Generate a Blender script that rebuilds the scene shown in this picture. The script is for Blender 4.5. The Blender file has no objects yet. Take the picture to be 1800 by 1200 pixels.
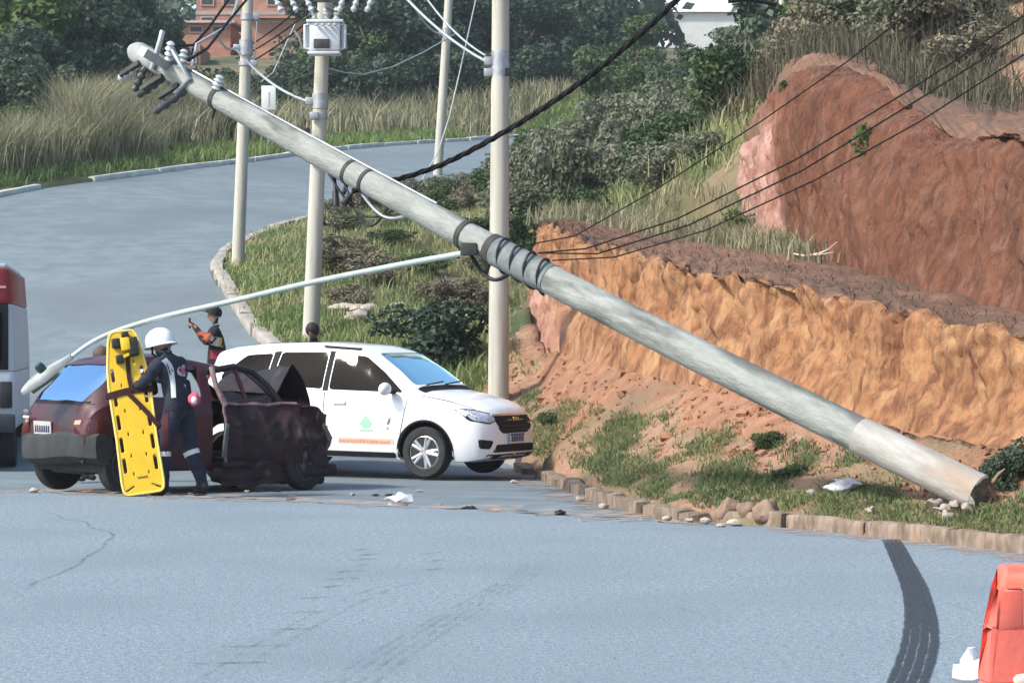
import bpy, bmesh, math, random
import numpy as np
from mathutils import Vector, Matrix, noise
from mathutils.bvhtree import BVHTree

# ------------------------------------------------------------------ camera, sky, sun, exposure
SC = bpy.context.scene
COL = SC.collection
R = math.radians
FPX, EYE = 4800.0, 1.6

cam_data = bpy.data.cameras.new('camera')
cam_data.sensor_width = 36.0
cam_data.lens = 96.0
cam_data.clip_start = 0.3
cam_data.clip_end = 3000.0
cam = bpy.data.objects.new('camera', cam_data)
cam.location = (0, 0, EYE)
cam.rotation_euler = (R(90), 0, 0)
COL.objects.link(cam)
SC.camera = cam

SUN_DIR = Vector((-0.72, -0.36, 0.74)).normalized()          # towards the sun
SUN_EL = math.asin(SUN_DIR.z)
world = bpy.data.worlds.new('World')
SC.world = world
world.use_nodes = True
wn = world.node_tree
sky = wn.nodes.new('ShaderNodeTexSky')
sky.sky_type = 'NISHITA'
sky.sun_disc = False
sky.sun_elevation = SUN_EL
sky.sun_rotation = math.atan2(SUN_DIR.x, SUN_DIR.y)
sky.air_density = 1.0
sky.dust_density = 2.0
sky.ozone_density = 1.5
bg = wn.nodes['Background']
bg.inputs['Strength'].default_value = 0.15
wn.links.new(sky.outputs[0], bg.inputs['Color'])

sun_data = bpy.data.lights.new('sun', 'SUN')
sun_data.energy = 2.7
sun_data.angle = R(5)
sun_data.color = (1.0, 0.955, 0.88)
sun = bpy.data.objects.new('sun', sun_data)
sun.rotation_euler = (-SUN_DIR).to_track_quat('-Z', 'Y').to_euler()
COL.objects.link(sun)

SC.view_settings.view_transform = 'Standard'
SC.view_settings.look = 'None'
SC.view_settings.exposure = 0.95
SC.view_settings.gamma = 1.0
SC.view_settings.use_curve_mapping = False
SC.cycles.max_bounces = 6
SC.cycles.transparent_max_bounces = 16
SC.cycles.use_denoising = True

# ------------------------------------------------------------------ helpers
def spot(px, py, d):
    """A surveyed place: bearing and height read off the photograph, d metres away."""
    return Vector(((px - 900) * d / FPX, d, EYE + (600 - py) * d / FPX))

def tag(o, label=None, cat=None, group=None, kind=None):
    if label: o['label'] = label
    if cat: o['category'] = cat
    if group: o['group'] = group
    if kind: o['kind'] = kind
    return o

def thing(name, label, cat, loc=(0, 0, 0), rotz=0.0, group=None, rot=None):
    o = bpy.data.objects.new(name, None)
    o.empty_display_size = 0.2
    o.location = loc
    o.rotation_euler = rot if rot else (0, 0, rotz)
    COL.objects.link(o)
    return tag(o, label, cat, group)

def link(name, me, m=None, parent=None, smooth=None):
    o = bpy.data.objects.new(name, me)
    COL.objects.link(o)
    if m is not None:
        ms = m if isinstance(m, (list, tuple)) else [m]
        me.materials.clear()
        for k in ms: me.materials.append(k)
    if parent is not None: o.parent = parent
    if smooth is not None:
        me.polygons.foreach_set('use_smooth', [True] * len(me.polygons))
        if smooth < 179: me.set_sharp_from_angle(angle=R(smooth))
    return o

def np_mesh(name, v, f, rnd=None):
    """Fast mesh from an (n,3) array and an (m,3|4) face array."""
    v = np.asarray(v, dtype=np.float32); f = np.asarray(f, dtype=np.int32)
    me = bpy.data.meshes.new(name)
    k = f.shape[1]
    me.vertices.add(len(v)); me.vertices.foreach_set('co', v.ravel())
    me.loops.add(f.size); me.loops.foreach_set('vertex_index', f.ravel())
    me.polygons.add(len(f))
    me.polygons.foreach_set('loop_start', np.arange(0, f.size, k, dtype=np.int32))
    me.update(calc_edges=True)
    if rnd is not None:
        a = me.attributes.new('rnd', 'FLOAT', 'POINT')
        a.data.foreach_set('value', np.asarray(rnd, dtype=np.float32))
    return me

class MB:
    """Collects shapes, then builds ONE mesh object."""
    def __init__(s): s.v = []; s.f = []
    def add(s, vs, fs):
        n = len(s.v); s.v += [Vector(p) for p in vs]; s.f += [[i + n for i in q] for q in fs]; return s
    def box(s, c, d, m=None):
        hx, hy, hz = d[0] / 2, d[1] / 2, d[2] / 2
        vs = [Vector((x, y, z)) for z in (-hz, hz) for y in (-hy, hy) for x in (-hx, hx)]
        vs = [(m @ p if m else p) + Vector(c) for p in vs]
        return s.add(vs, [(0, 2, 3, 1), (4, 5, 7, 6), (0, 1, 5, 4), (2, 6, 7, 3), (0, 4, 6, 2), (1, 3, 7, 5)])
    def tube(s, pts, r, n=10, cap=True, flat=1.0):
        pts = [Vector(p) for p in pts]
        rs = r if isinstance(r, (list, tuple)) else [r] * len(pts)
        vs, fs = [], []
        t0 = (pts[1] - pts[0]).normalized()
        up = Vector((0, 0, 1)) if abs(t0.z) < .95 else Vector((1, 0, 0))
        side = t0.cross(up).normalized()
        for i, p in enumerate(pts):
            t = (pts[min(i + 1, len(pts) - 1)] - pts[max(i - 1, 0)]).normalized()
            side = (side - t * side.dot(t)).normalized(); b = t.cross(side)
            for k in range(n):
                a = 2 * math.pi * k / n
                vs.append(p + (side * math.cos(a) + b * math.sin(a) * flat) * rs[i])
        for i in range(len(pts) - 1):
            for k in range(n):
                fs.append((i * n + k, i * n + (k + 1) % n, (i + 1) * n + (k + 1) % n, (i + 1) * n + k))
        if cap:
            fs.append(tuple(range(n - 1, -1, -1))); m = (len(pts) - 1) * n; fs.append(tuple(range(m, m + n)))
        return s.add(vs, fs)
    def lathe(s, prof, c=(0, 0, 0), n=20, m=None):
        """prof: (r, h) pairs about z."""
        vs, fs = [], []
        for r, h in prof:
            for k in range(n):
                a = 2 * math.pi * k / n
                p = Vector((r * math.cos(a), r * math.sin(a), h)); vs.append((m @ p if m else p) + Vector(c))
        for i in range(len(prof) - 1):
            for k in range(n):
                fs.append((i * n + k, i * n + (k + 1) % n, (i + 1) * n + (k + 1) % n, (i + 1) * n + k))
        if prof[0][0] > 1e-4: fs.append(tuple(range(n - 1, -1, -1)))
        if prof[-1][0] > 1e-4: q = (len(prof) - 1) * n; fs.append(tuple(range(q, q + n)))
        return s.add(vs, fs)
    def blob(s, c, r, n=10, jit=0.0, seed=0, m=None):
        rr = random.Random(seed); rings = max(4, n // 2)
        prof = [(math.sin(math.pi * i / rings), -math.cos(math.pi * i / rings)) for i in range(rings + 1)]
        k0 = len(s.v); s.lathe([(max(a, 1e-3), b) for a, b in prof], n=n)
        off = rr.random() * 50
        for i in range(k0, len(s.v)):
            p = s.v[i]; d = 1 + jit * noise.noise(p * 1.4 + Vector((off, 0, 0)))
            p = Vector((p.x * r[0], p.y * r[1], p.z * r[2])) * d
            s.v[i] = (m @ p if m else p) + Vector(c)
        return s
    def bm(s):
        b = bmesh.new(); vs = [b.verts.new(p) for p in s.v]
        for q in s.f:
            try: b.faces.new([vs[i] for i in q])
            except ValueError: pass
        b.normal_update(); return b
    def build(s, name, m, parent=None, smooth=None, world=False, bevel=0):
        off = Vector(parent.location) if (world and parent is not None) else Vector((0, 0, 0))
        me = bpy.data.meshes.new(name)
        me.from_pydata([p - off for p in s.v], [], s.f); me.update()
        if bevel:
            b = bmesh.new(); b.from_mesh(me)
            bmesh.ops.remove_doubles(b, verts=b.verts, dist=1e-5)
            es = [e for e in b.edges if len(e.link_faces) == 2 and e.calc_face_angle(0) > .6]
            bmesh.ops.bevel(b, geom=es, offset=bevel, segments=2, affect='EDGES', profile=.5, clamp_overlap=True)
            b.to_mesh(me); b.free()
        return link(name, me, m, parent, smooth)

def solo(name, mb, m, label, cat, group=None, smooth=None, bevel=0, kind=None):
    """A thing that is one mesh; its origin at its base."""
    xs = [p for p in mb.v]
    lo = Vector((sum(p.x for p in xs) / len(xs), sum(p.y for p in xs) / len(xs), min(p.z for p in xs)))
    mb.v = [p - lo for p in mb.v]
    o = mb.build(name, m, None, smooth, bevel=bevel); o.location = lo
    return tag(o, label, cat, group, kind)

def catmull(pts, n):
    """Resample a control polyline (any dimension) smoothly, n samples per span."""
    P = np.array(pts, dtype=float); P = np.vstack([2 * P[0] - P[1], P, 2 * P[-1] - P[-2]])
    out = []
    for i in range(1, len(P) - 2):
        for k in range(n):
            t = k / n; a, b, c, d = P[i - 1], P[i], P[i + 1], P[i + 2]
            out.append(.5 * (2 * b + (c - a) * t + (2 * a - 5 * b + 4 * c - d) * t * t + (3 * b - a - 3 * c + d) * t ** 3))
    out.append(P[-2]); return np.array(out)

def in_poly(x, y, poly):
    x = np.asarray(x); y = np.asarray(y); ins = np.zeros(x.shape, bool); n = len(poly)
    for i in range(n):
        x0, y0 = poly[i][0], poly[i][1]; x1, y1 = poly[(i + 1) % n][0], poly[(i + 1) % n][1]
        c = ((y0 > y) != (y1 > y)) & (x < (x1 - x0) * (y - y0) / ((y1 - y0) if y1 != y0 else 1e-9) + x0)
        ins ^= c
    return ins

def mat(name, c1, c2=None, scale=4.0, rough=.8, bump=0.0, bscale=None, metal=0.0, stretch=(1, 1, 1), detail=5.0,
        ramp=(.35, .65), spec=.3, c3=None, scale3=.6, ramp3=(.5, .7), attr=False, transl=0.0, coat=0.0, bdist=.02):
    m = bpy.data.materials.new(name); m.use_nodes = True
    nt = m.node_tree; N = nt.nodes; L = nt.links
    p = N['Principled BSDF']
    p.inputs['Roughness'].default_value = rough
    p.inputs['Metallic'].default_value = metal
    p.inputs['Specular IOR Level'].default_value = spec
    p.inputs['Coat Weight'].default_value = coat
    p.inputs['Base Color'].default_value = (*c1, 1)
    tc = N.new('ShaderNodeTexCoord'); mp = N.new('ShaderNodeMapping')
    mp.inputs['Scale'].default_value = stretch
    L.new(tc.outputs['Object'], mp.inputs['Vector'])
    col = None
    if c2 is not None:
        rp = N.new('ShaderNodeValToRGB'); rp.color_ramp.elements[0].position = ramp[0]; rp.color_ramp.elements[1].position = ramp[1]
        rp.color_ramp.elements[0].color = (*c1, 1); rp.color_ramp.elements[1].color = (*c2, 1)
        if attr:
            at = N.new('ShaderNodeAttribute'); at.attribute_name = 'rnd'; L.new(at.outputs['Fac'], rp.inputs['Fac'])
        else:
            nz = N.new('ShaderNodeTexNoise'); nz.inputs['Scale'].default_value = scale; nz.inputs['Detail'].default_value = detail
            nz.inputs['Roughness'].default_value = .62
            L.new(mp.outputs[0], nz.inputs['Vector']); L.new(nz.outputs['Fac'], rp.inputs['Fac'])
        col = rp.outputs['Color']
        if c3 is not None:
            n3 = N.new('ShaderNodeTexNoise'); n3.inputs['Scale'].default_value = scale3; n3.inputs['Detail'].default_value = 5
            L.new(mp.outputs[0], n3.inputs['Vector'])
            r3 = N.new('ShaderNodeValToRGB'); r3.color_ramp.elements[0].position = ramp3[0]; r3.color_ramp.elements[1].position = ramp3[1]
            L.new(n3.outputs['Fac'], r3.inputs['Fac'])
            mx = N.new('ShaderNodeMix'); mx.data_type = 'RGBA'
            L.new(r3.outputs['Color'], mx.inputs[0]); L.new(col, mx.inputs[6]); mx.inputs[7].default_value = (*c3, 1)
            col = mx.outputs[2]
        L.new(col, p.inputs['Base Color'])
    if bump:
        bn = N.new('ShaderNodeTexNoise'); bn.inputs['Scale'].default_value = bscale or scale * 4; bn.inputs['Detail'].default_value = 6
        L.new(mp.outputs[0], bn.inputs['Vector'])
        b = N.new('ShaderNodeBump'); b.inputs['Strength'].default_value = bump; b.inputs['Distance'].default_value = bdist
        L.new(bn.outputs['Fac'], b.inputs['Height']); L.new(b.outputs[0], p.inputs['Normal'])
    if transl:
        t = N.new('ShaderNodeBsdfTranslucent'); ms = N.new('ShaderNodeMixShader'); ms.inputs[0].default_value = transl
        if col is not None: L.new(col, t.inputs['Color'])
        else: t.inputs['Color'].default_value = (*c1, 1)
        L.new(p.outputs[0], ms.inputs[1]); L.new(t.outputs[0], ms.inputs[2]); L.new(ms.outputs[0], N['Material Output'].inputs['Surface'])
    return m

def glass_mat(name, tint, refl, reflcol=(1, 1, 1)):
    """Thin pane: tinted see-through film plus a mirror share."""
    m = bpy.data.materials.new(name); m.use_nodes = True; nt = m.node_tree; N = nt.nodes; L = nt.links
    N.remove(N['Principled BSDF'])
    t = N.new('ShaderNodeBsdfTransparent'); t.inputs[0].default_value = (*tint, 1)
    g = N.new('ShaderNodeBsdfGlossy'); g.inputs['Roughness'].default_value = .03; g.inputs['Color'].default_value = (*reflcol, 1)
    fr = N.new('ShaderNodeLayerWeight'); fr.inputs['Blend'].default_value = .25
    ad = N.new('ShaderNodeMath'); ad.operation = 'MULTIPLY_ADD'; ad.use_clamp = True; ad.inputs[1].default_value = .35; ad.inputs[2].default_value = refl
    L.new(fr.outputs['Fresnel'], ad.inputs[0])
    ms = N.new('ShaderNodeMixShader'); L.new(ad.outputs[0], ms.inputs[0]); L.new(t.outputs[0], ms.inputs[1]); L.new(g.outputs[0], ms.inputs[2])
    L.new(ms.outputs[0], N['Material Output'].inputs['Surface']); return m

def mark_mat(name, c, thr=(.42, .6), scale=6.0, stretch=(1, 1, 1), most=.8):
    """Worn rubber / stain: opaque where noise says so, else the road shows."""
    m = bpy.data.materials.new(name); m.use_nodes = True; nt = m.node_tree; N = nt.nodes; L = nt.links
    p = N['Principled BSDF']; p.inputs['Base Color'].default_value = (*c, 1); p.inputs['Roughness'].default_value = .8
    tc = N.new('ShaderNodeTexCoord'); mp = N.new('ShaderNodeMapping'); mp.inputs['Scale'].default_value = stretch
    nz = N.new('ShaderNodeTexNoise'); nz.inputs['Scale'].default_value = scale; nz.inputs['Detail'].default_value = 4
    L.new(tc.outputs['Object'], mp.inputs[0]); L.new(mp.outputs[0], nz.inputs['Vector'])
    mr = N.new('ShaderNodeMapRange'); mr.inputs[1].default_value = thr[0]; mr.inputs[2].default_value = thr[1]; mr.inputs[4].default_value = most
    L.new(nz.outputs['Fac'], mr.inputs[0])
    at = N.new('ShaderNodeAttribute'); at.attribute_name = 'rnd'
    mu = N.new('ShaderNodeMath'); mu.operation = 'MULTIPLY'; L.new(mr.outputs[0], mu.inputs[0]); L.new(at.outputs['Fac'], mu.inputs[1])
    t = N.new('ShaderNodeBsdfTransparent'); ms = N.new('ShaderNodeMixShader')
    L.new(mu.outputs[0], ms.inputs[0]); L.new(t.outputs[0], ms.inputs[1]); L.new(p.outputs[0], ms.inputs[2])
    L.new(ms.outputs[0], N['Material Output'].inputs['Surface']); return m

M = dict(
    asphalt=mat('asphalt_worn', (.142, .186, .212), (.262, .318, .345), scale=30, stretch=(.8, .7, 1), rough=.75, bump=.8, bscale=70, ramp=(.36, .66), detail=10,
                c3=(.165, .21, .235), scale3=.7, ramp3=(.42, .8), bdist=.015),
    asphalt_hill=mat('asphalt_hill', (.128, .162, .175), (.172, .212, .226), scale=1.6, rough=.8, bump=.5, bscale=30, ramp=(.38, .64), detail=9,
                     c3=(.125, .15, .162), scale3=.2, ramp3=(.5, .7)),
    soil=mat('red_soil', (.345, .185, .105), (.235, .112, .062), scale=3.5, detail=10, rough=.95, bump=1, bscale=16, c3=(.20, .13, .08), scale3=.5, ramp3=(.52, .68), bdist=.05),
    ground=mat('verge_soil', (.35, .215, .135), (.23, .125, .078), scale=4, detail=10, rough=.95, bump=1, bscale=18, c3=(.16, .14, .07), scale3=.35, ramp3=(.45, .6), bdist=.04),
    bank=mat('orange_bank', (.32, .158, .074), (.135, .058, .029), scale=3.0, ramp=(.38, .62), stretch=(2.2, 2.2, .32), rough=.95, bump=.8, bscale=9, c3=(.37, .215, .105), scale3=2.2, ramp3=(.5, .72), bdist=.06, detail=9),
    cliff=mat('brown_cliff', (.165, .066, .035), (.085, .035, .020), scale=2.2, stretch=(1.9, 1.9, .4), rough=.95, bump=1, bscale=7, c3=(.19, .105, .068), scale3=2.6, ramp3=(.5, .8), bdist=.12, detail=9),
    pink=mat('pink_rock', (.42, .24, .18), (.30, .135, .095), scale=2.2, rough=.95, bump=.8, bscale=6, bdist=.05),
    conc=mat('pole_concrete', (.50, .50, .45), (.37, .37, .33), scale=2.2, stretch=(3, 3, .5), rough=.9, bump=.25, bscale=25, ramp=(.35, .7)),
    conc_pale=mat('pole_concrete_pale', (.47, .455, .385), (.30, .29, .24), scale=1.6, stretch=(4, 4, .35), rough=.9, bump=.2, bscale=25, ramp=(.4, .75)),
    kerb=mat('kerb_dirty', (.27, .21, .16), (.12, .085, .06), scale=5, stretch=(2, 2, .7), rough=.95, bump=.6, bscale=14),
    kerb_white=mat('kerb_whitewash', (.62, .64, .58), (.45, .46, .40), scale=2, rough=.9, bump=.3),
    stone=mat('kerb_boulder', (.27, .19, .14), (.15, .10, .07), scale=5, rough=.95, bump=.6, bscale=16),
    dirt=mat('gutter_dirt', (.34, .23, .15), (.22, .145, .10), scale=6, rough=.95, bump=.8, bscale=30),
    rubber=mat('rubber', (.02, .02, .022), (.035, .035, .036), scale=6, rough=.75),
    black=mat('black_plastic', (.012, .012, .013), (.025, .025, .026), scale=8, rough=.5),
    steel=mat('galvanised', (.42, .44, .45), (.30, .31, .32), scale=7, rough=.45, metal=.6),
    dark_steel=mat('weathered_steel', (.035, .035, .036), (.075, .07, .065), scale=9, rough=.7, spec=.2),
)
# ------------------------------------------------------------------ the setting: ground, streets, banks
INNER = [(2.6, 21.6, -.06), (1.78, 24.4, -.05), (1.14, 27.3, -.04), (.66, 31.6, -.08), (.2, 35.9, -.1), (-1.3, 39.5, .35), (-2.9, 42.5, .95), (-4.25, 45.5, 1.6),
         (-5.3, 50, 2.5), (-5.9, 53.5, 3.05), (-5.75, 57, 3.6), (-4.8, 62, 4.3), (-3.3, 67.5, 4.95), (-1.9, 74, 5.6), (.5, 84, 6.9),
         (4, 97, 8.4), (8.5, 108, 9.6), (16, 120, 10.8)]
OUTER = [(-13, 22, -.05), (-13.1, 26, -.05), (-13.3, 30, -.05), (-13.5, 33, -.03), (-13.6, 36.5, .05), (-13.8, 41, .55), (-13.9, 46, 1.35), (-14.0, 50, 2.1),
         (-14.1, 54, 2.95), (-13.9, 58, 3.7), (-13.3, 62.5, 4.5), (-12.0, 67.5, 5.3), (-10.2, 73, 6.0), (-7.96, 78.5, 6.7), (-5.25, 90, 7.94),
         (-1.5, 102, 9.1), (2.4, 115, 10.3), (9, 130, 11.5)]
IN_C, OUT_C = catmull(INNER, 8), catmull(OUTER, 8)
KERB = [spot(px, py, 7680 / (py - 600)) for px, py in ((1380, 927), (1500, 939), (1650, 955), (1800, 972), (1930, 990))]
KERB = [Vector((k.x, k.y, 0)) for k in KERB] + [Vector(p) for p in ((5.6, 18.6, 0), (8.5, 17.2, 0), (14, 15.5, 0), (30, 13, 0))]

def strip(name, a, b, rows, m, rough_edges=0):
    n = len(a); t = np.linspace(0, 1, rows)
    v = (a[:, None, :] * (1 - t)[None, :, None] + b[:, None, :] * t[None, :, None]).reshape(-1, 3)
    i = np.arange(n - 1)[:, None] * rows + np.arange(rows - 1)[None, :]
    f = np.stack([i, i + 1, i + rows + 1, i + rows], -1).reshape(-1, 4)
    return link(name, np_mesh(name, v, f[:, ::-1]), m, smooth=180)

hill_road = strip('hill_road', IN_C, OUT_C, 14, M['asphalt_hill'])
tag(hill_road, 'pale grey asphalt road climbing and bending up the hill', kind='structure')

CREST = [(-3300, 856), (-900, 858), (0, 864), (300, 872), (600, 884), (900, 899), (1100, 912), (1250, 920)]
CREST = [spot(px, py, 7680 / (py - 600)) for px, py in CREST]
CR = catmull([(p.x, p.y, 0) for p in CREST], 10)
rng = np.random.default_rng(4)
CR[:, 1] += rng.normal(0, .035, len(CR))
near_edge = [(p[0], p[1], 0) for p in CR] + [tuple(k) for k in KERB]
b = bmesh.new()
ring = [b.verts.new(p) for p in near_edge] + [b.verts.new(p) for p in ((30, -25, 0), (-60, -25, 0), (-60, near_edge[0][1], 0))]
f = b.faces.new(ring); f.normal_update()
if f.normal.z < 0: f.normal_flip()
ex = bmesh.ops.extrude_edge_only(b, edges=list(b.edges))
for vtx in [g for g in ex['geom'] if isinstance(g, bmesh.types.BMVert)]: vtx.co.z -= .12
bmesh.ops.triangulate(b, faces=[q for q in b.faces if len(q.verts) > 4])
me = bpy.data.meshes.new('street'); b.to_mesh(me); b.free()
street = tag(link('street', me, M['asphalt']), 'bluish worn asphalt street in front of the crash', kind='structure')

# ground: thin-plate surface through surveyed heights
ctrl = [(p[0], p[1], p[2] + .05) for p in IN_C[16::5]] + [(p[0], p[1], p[2] + .06) for p in OUT_C[::8]]
ctrl += [(k.x, k.y, .06) for k in KERB]
ctrl += [tuple(spot(*q)) for q in (
    (640, 560, 46), (700, 480, 50), (760, 400, 56), (800, 355, 66), (890, 560, 48), (890, 470, 52), (930, 385, 56), (930, 318, 70), (1050, 392, 51),
    (1100, 340, 60), (1150, 262, 76), (1250, 310, 56), (1250, 200, 70), (1300, 140, 82), (1350, 160, 50), (1500, 110, 47), (1700, 150, 43),
    (1600, -40, 62), (1850, 60, 48), (2000, -60, 60), (878, 712, 40), (960, 730, 37.5), (1000, 765, 34.5), (1100, 760, 32), (1200, 785, 29.2), (1400, 805, 26.3), (1600, 850, 24), (1800, 880, 22.4), (1300, 850, 26),
    (100, 205, 96), (300, 215, 98), (400, 225, 102), (600, 205, 116), (800, 195, 126), (1000, 205, 130), (1150, 180, 140), (1300, 128, 120), (1200, 130, 150), (1500, -60, 105),
    (-200, 90, 180), (200, 75, 185), (600, 70, 185), (1000, 80, 190), (1250, 120, 190), (1400, 110, 190),
    (-300, 40, 270), (300, 45, 270), (900, 60, 270), (1250, 118, 270), (1500, 110, 270))]
ctrl += [(-22, 40, 2.2), (-24, 60, 6.5), (-26, 85, 9.5), (-20, 25, .3), (-40, 120, 14), (14, 20, 1.6), (22, 25, 4), (25, 60, 13), (40, 110, 19), (0, 5, -.1), (-20, 5, -.1), (18, 8, -.1),
         (-120, 180, 20), (120, 180, 26), (-160, 400, 34), (0, 400, 36), (160, 400, 36), (-60, 60, 7), (60, 60, 14)]
CT = np.array(ctrl); 
def tps(r2): return np.where(r2 > 0, .5 * r2 * np.log(np.maximum(r2, 1e-12)), 0)
n = len(CT); d2 = ((CT[:, None, :2] - CT[None, :, :2]) ** 2).sum(-1)
A = np.zeros((n + 3, n + 3)); A[:n, :n] = tps(d2) + np.eye(n) * .15; A[:n, n] = 1; A[:n, n + 1:] = CT[:, :2]; A[n:, :n] = A[:n, n:].T
wts = np.linalg.solve(A, np.concatenate([CT[:, 2], np.zeros(3)]))
def hgt(x, y):
    r2 = (x[:, None] - CT[None, :, 0]) ** 2 + (y[:, None] - CT[None, :, 1]) ** 2
    return tps(r2) @ wts[:n] + wts[n] + wts[n + 1] * x + wts[n + 2] * y

ROADPOLY = [tuple(p) for p in IN_C] + [tuple(p) for p in OUT_C[::-1]]
STREETPOLY = near_edge + [(30, -25), (-60, -25), (-60, near_edge[0][1])]
SV = spot
BANK = [  # toe, base, lip, back of the low terrace, from the near end to the far end
    [(2250, 900, 18.8), (2250, 850, 19.8), (2250, 640, 21), (2250, 590, 25)],
    [(1800, 850, 22.8), (1800, 795, 24), (1800, 580, 25.5), (1800, 545, 30)],
    [(1600, 800, 25.0), (1600, 758, 26), (1600, 547, 28), (1620, 500, 34)],
    [(1430, 770, 26.8), (1430, 718, 28.2), (1430, 512, 30.8), (1430, 450, 38.5)],
    [(1300, 745, 28.6), (1300, 692, 30.2), (1300, 488, 33), (1330, 428, 42)],
    [(1170, 738, 31.5), (1170, 668, 33.8), (1170, 463, 36.3), (1200, 405, 46.5)],
    [(1060, 715, 35), (1050, 640, 37.5), (1060, 432, 39.8), (1080, 392, 47.5)],
    [(975, 692, 38.5), (985, 622, 40.5), (990, 403, 42.3), (1010, 388, 48.5)],
    [(925, 678, 41), (950, 606, 42.6), (965, 396, 43.8), (985, 387, 49)],
    [(905, 645, 43.5), (933, 570, 45), (955, 400, 46), (975, 390, 49.5)],
    [(895, 590, 46), (930, 500, 47.5), (945, 405, 48), (960, 395, 50)]]
CLIFF = [  # base, top, back of the tall cut
    [(2300, 630, 23.5), (2300, 330, 26.5), (2300, 240, 33)],
    [(1800, 560, 29), (1800, 238, 32.5), (1800, 190, 38)],
    [(1650, 528, 32), (1650, 205, 35), (1650, 165, 40)],
    [(1560, 505, 34), (1560, 158, 37), (1560, 128, 41.5)],
    [(1480, 480, 36.5), (1480, 130, 39), (1480, 112, 44)],
    [(1428, 455, 37.8), (1425, 112, 40.4), (1425, 108, 46)],
    [(1400, 440, 39), (1378, 120, 41.6), (1400, 112, 47)],
    [(1345, 432, 40.6), (1338, 185, 43), (1375, 140, 48)],
    [(1270, 412, 44), (1288, 270, 45.5), (1330, 190, 50)],
    [(1205, 400, 47), (1225, 350, 48.5), (1290, 240, 53)]]
def world_rows(rows, skirt, k, steep):
    # the cut stands steep: its upper edge lies only a little behind its foot
    rows = [[spot(q[0], q[1], r[k][2] + steep) if i == k + 1 else spot(*q) for i, q in enumerate(r)] for r in rows]
    return [[r[0] + Vector((-.5, -.3, -skirt))] + r for r in rows]
BK, CL = world_rows(BANK, .7, 1, 1.0), world_rows(CLIFF, .8, 0, 1.7)
BK.insert(0, [Vector(q) for q in ((13, 16.8, -.5), (13.2, 17.3, .4), (13.4, 18.4, .6), (13.6, 19.4, 1.6), (15.5, 23.5, 1.8))])
CL.insert(0, [Vector(q) for q in ((16, 20.2, .6), (16, 20.6, 1.5), (16.3, 22.2, 3.3), (19, 30, 4.3))])
FOOT1 = [tuple(r[2]) for r in BK] + [tuple(r[4]) for r in BK[::-1]]
FOOT2 = [tuple(r[1]) for r in CL[:-2]] + [tuple(r[3]) for r in CL[:-2][::-1]]

az = np.concatenate([np.linspace(-62, -17, 26)[:-1], np.linspace(-17, 17, 230), np.linspace(17, 62, 26)[1:]])
dist = np.concatenate([np.linspace(2, 19, 10)[:-1], np.geomspace(19, 60, 170)[:-1], np.geomspace(60, 150, 90)[:-1], np.geomspace(150, 900, 30)])
AZ, DI = np.meshgrid(np.radians(az), dist)
gx, gy = (np.tan(AZ) * DI).ravel(), DI.ravel()
gzv = hgt(gx, gy)
far = gy > 300
gzv = np.where(far, np.minimum(gzv, 40), gzv)
gzv += np.array([.06 * noise.noise(Vector((a * 1.3, c * 1.3, 0))) + .03 * noise.noise(Vector((a * 4, c * 4, 3))) for a, c in zip(gx, gy)])
ir = in_poly(gx, gy, ROADPOLY) | in_poly(gx, gy, STREETPOLY)
rim = np.concatenate([catmull(IN_C[:, :2], 3), catmull(OUT_C[:, :2], 3), catmull([(k.x, k.y) for k in KERB], 12)])
dr = np.full(len(gx), 9.0)
for r0 in rim: dr = np.minimum(dr, np.hypot(gx - r0[0], gy - r0[1]))
gzv = np.where(ir, gzv - .3 - .3 * np.clip((dr - .12) / .4, 0, 1), gzv)
i1 = in_poly(gx, gy, FOOT1); i2 = in_poly(gx, gy, FOOT2)
gzv = np.where(i1, np.minimum(gzv, .9 + .05 * (gy - 24)) - .5, gzv)
gzv = np.where(i2 & ~i1, gzv - .8, gzv)
gzv = np.where((gy < 18.5) & (gx < 5), np.minimum(gzv, -.25), gzv)
nr, nc = len(dist), len(az)
i = np.arange(nr - 1)[:, None] * nc + np.arange(nc - 1)[None, :]
gf = np.stack([i, i + 1, i + nc + 1, i + nc], -1).reshape(-1, 4)
ground = tag(link('ground', np_mesh('ground', np.stack([gx, gy, gzv], -1), gf), M['ground'], smooth=180),
             'reddish earth verge and grassy hillside around the road', kind='structure')

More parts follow.
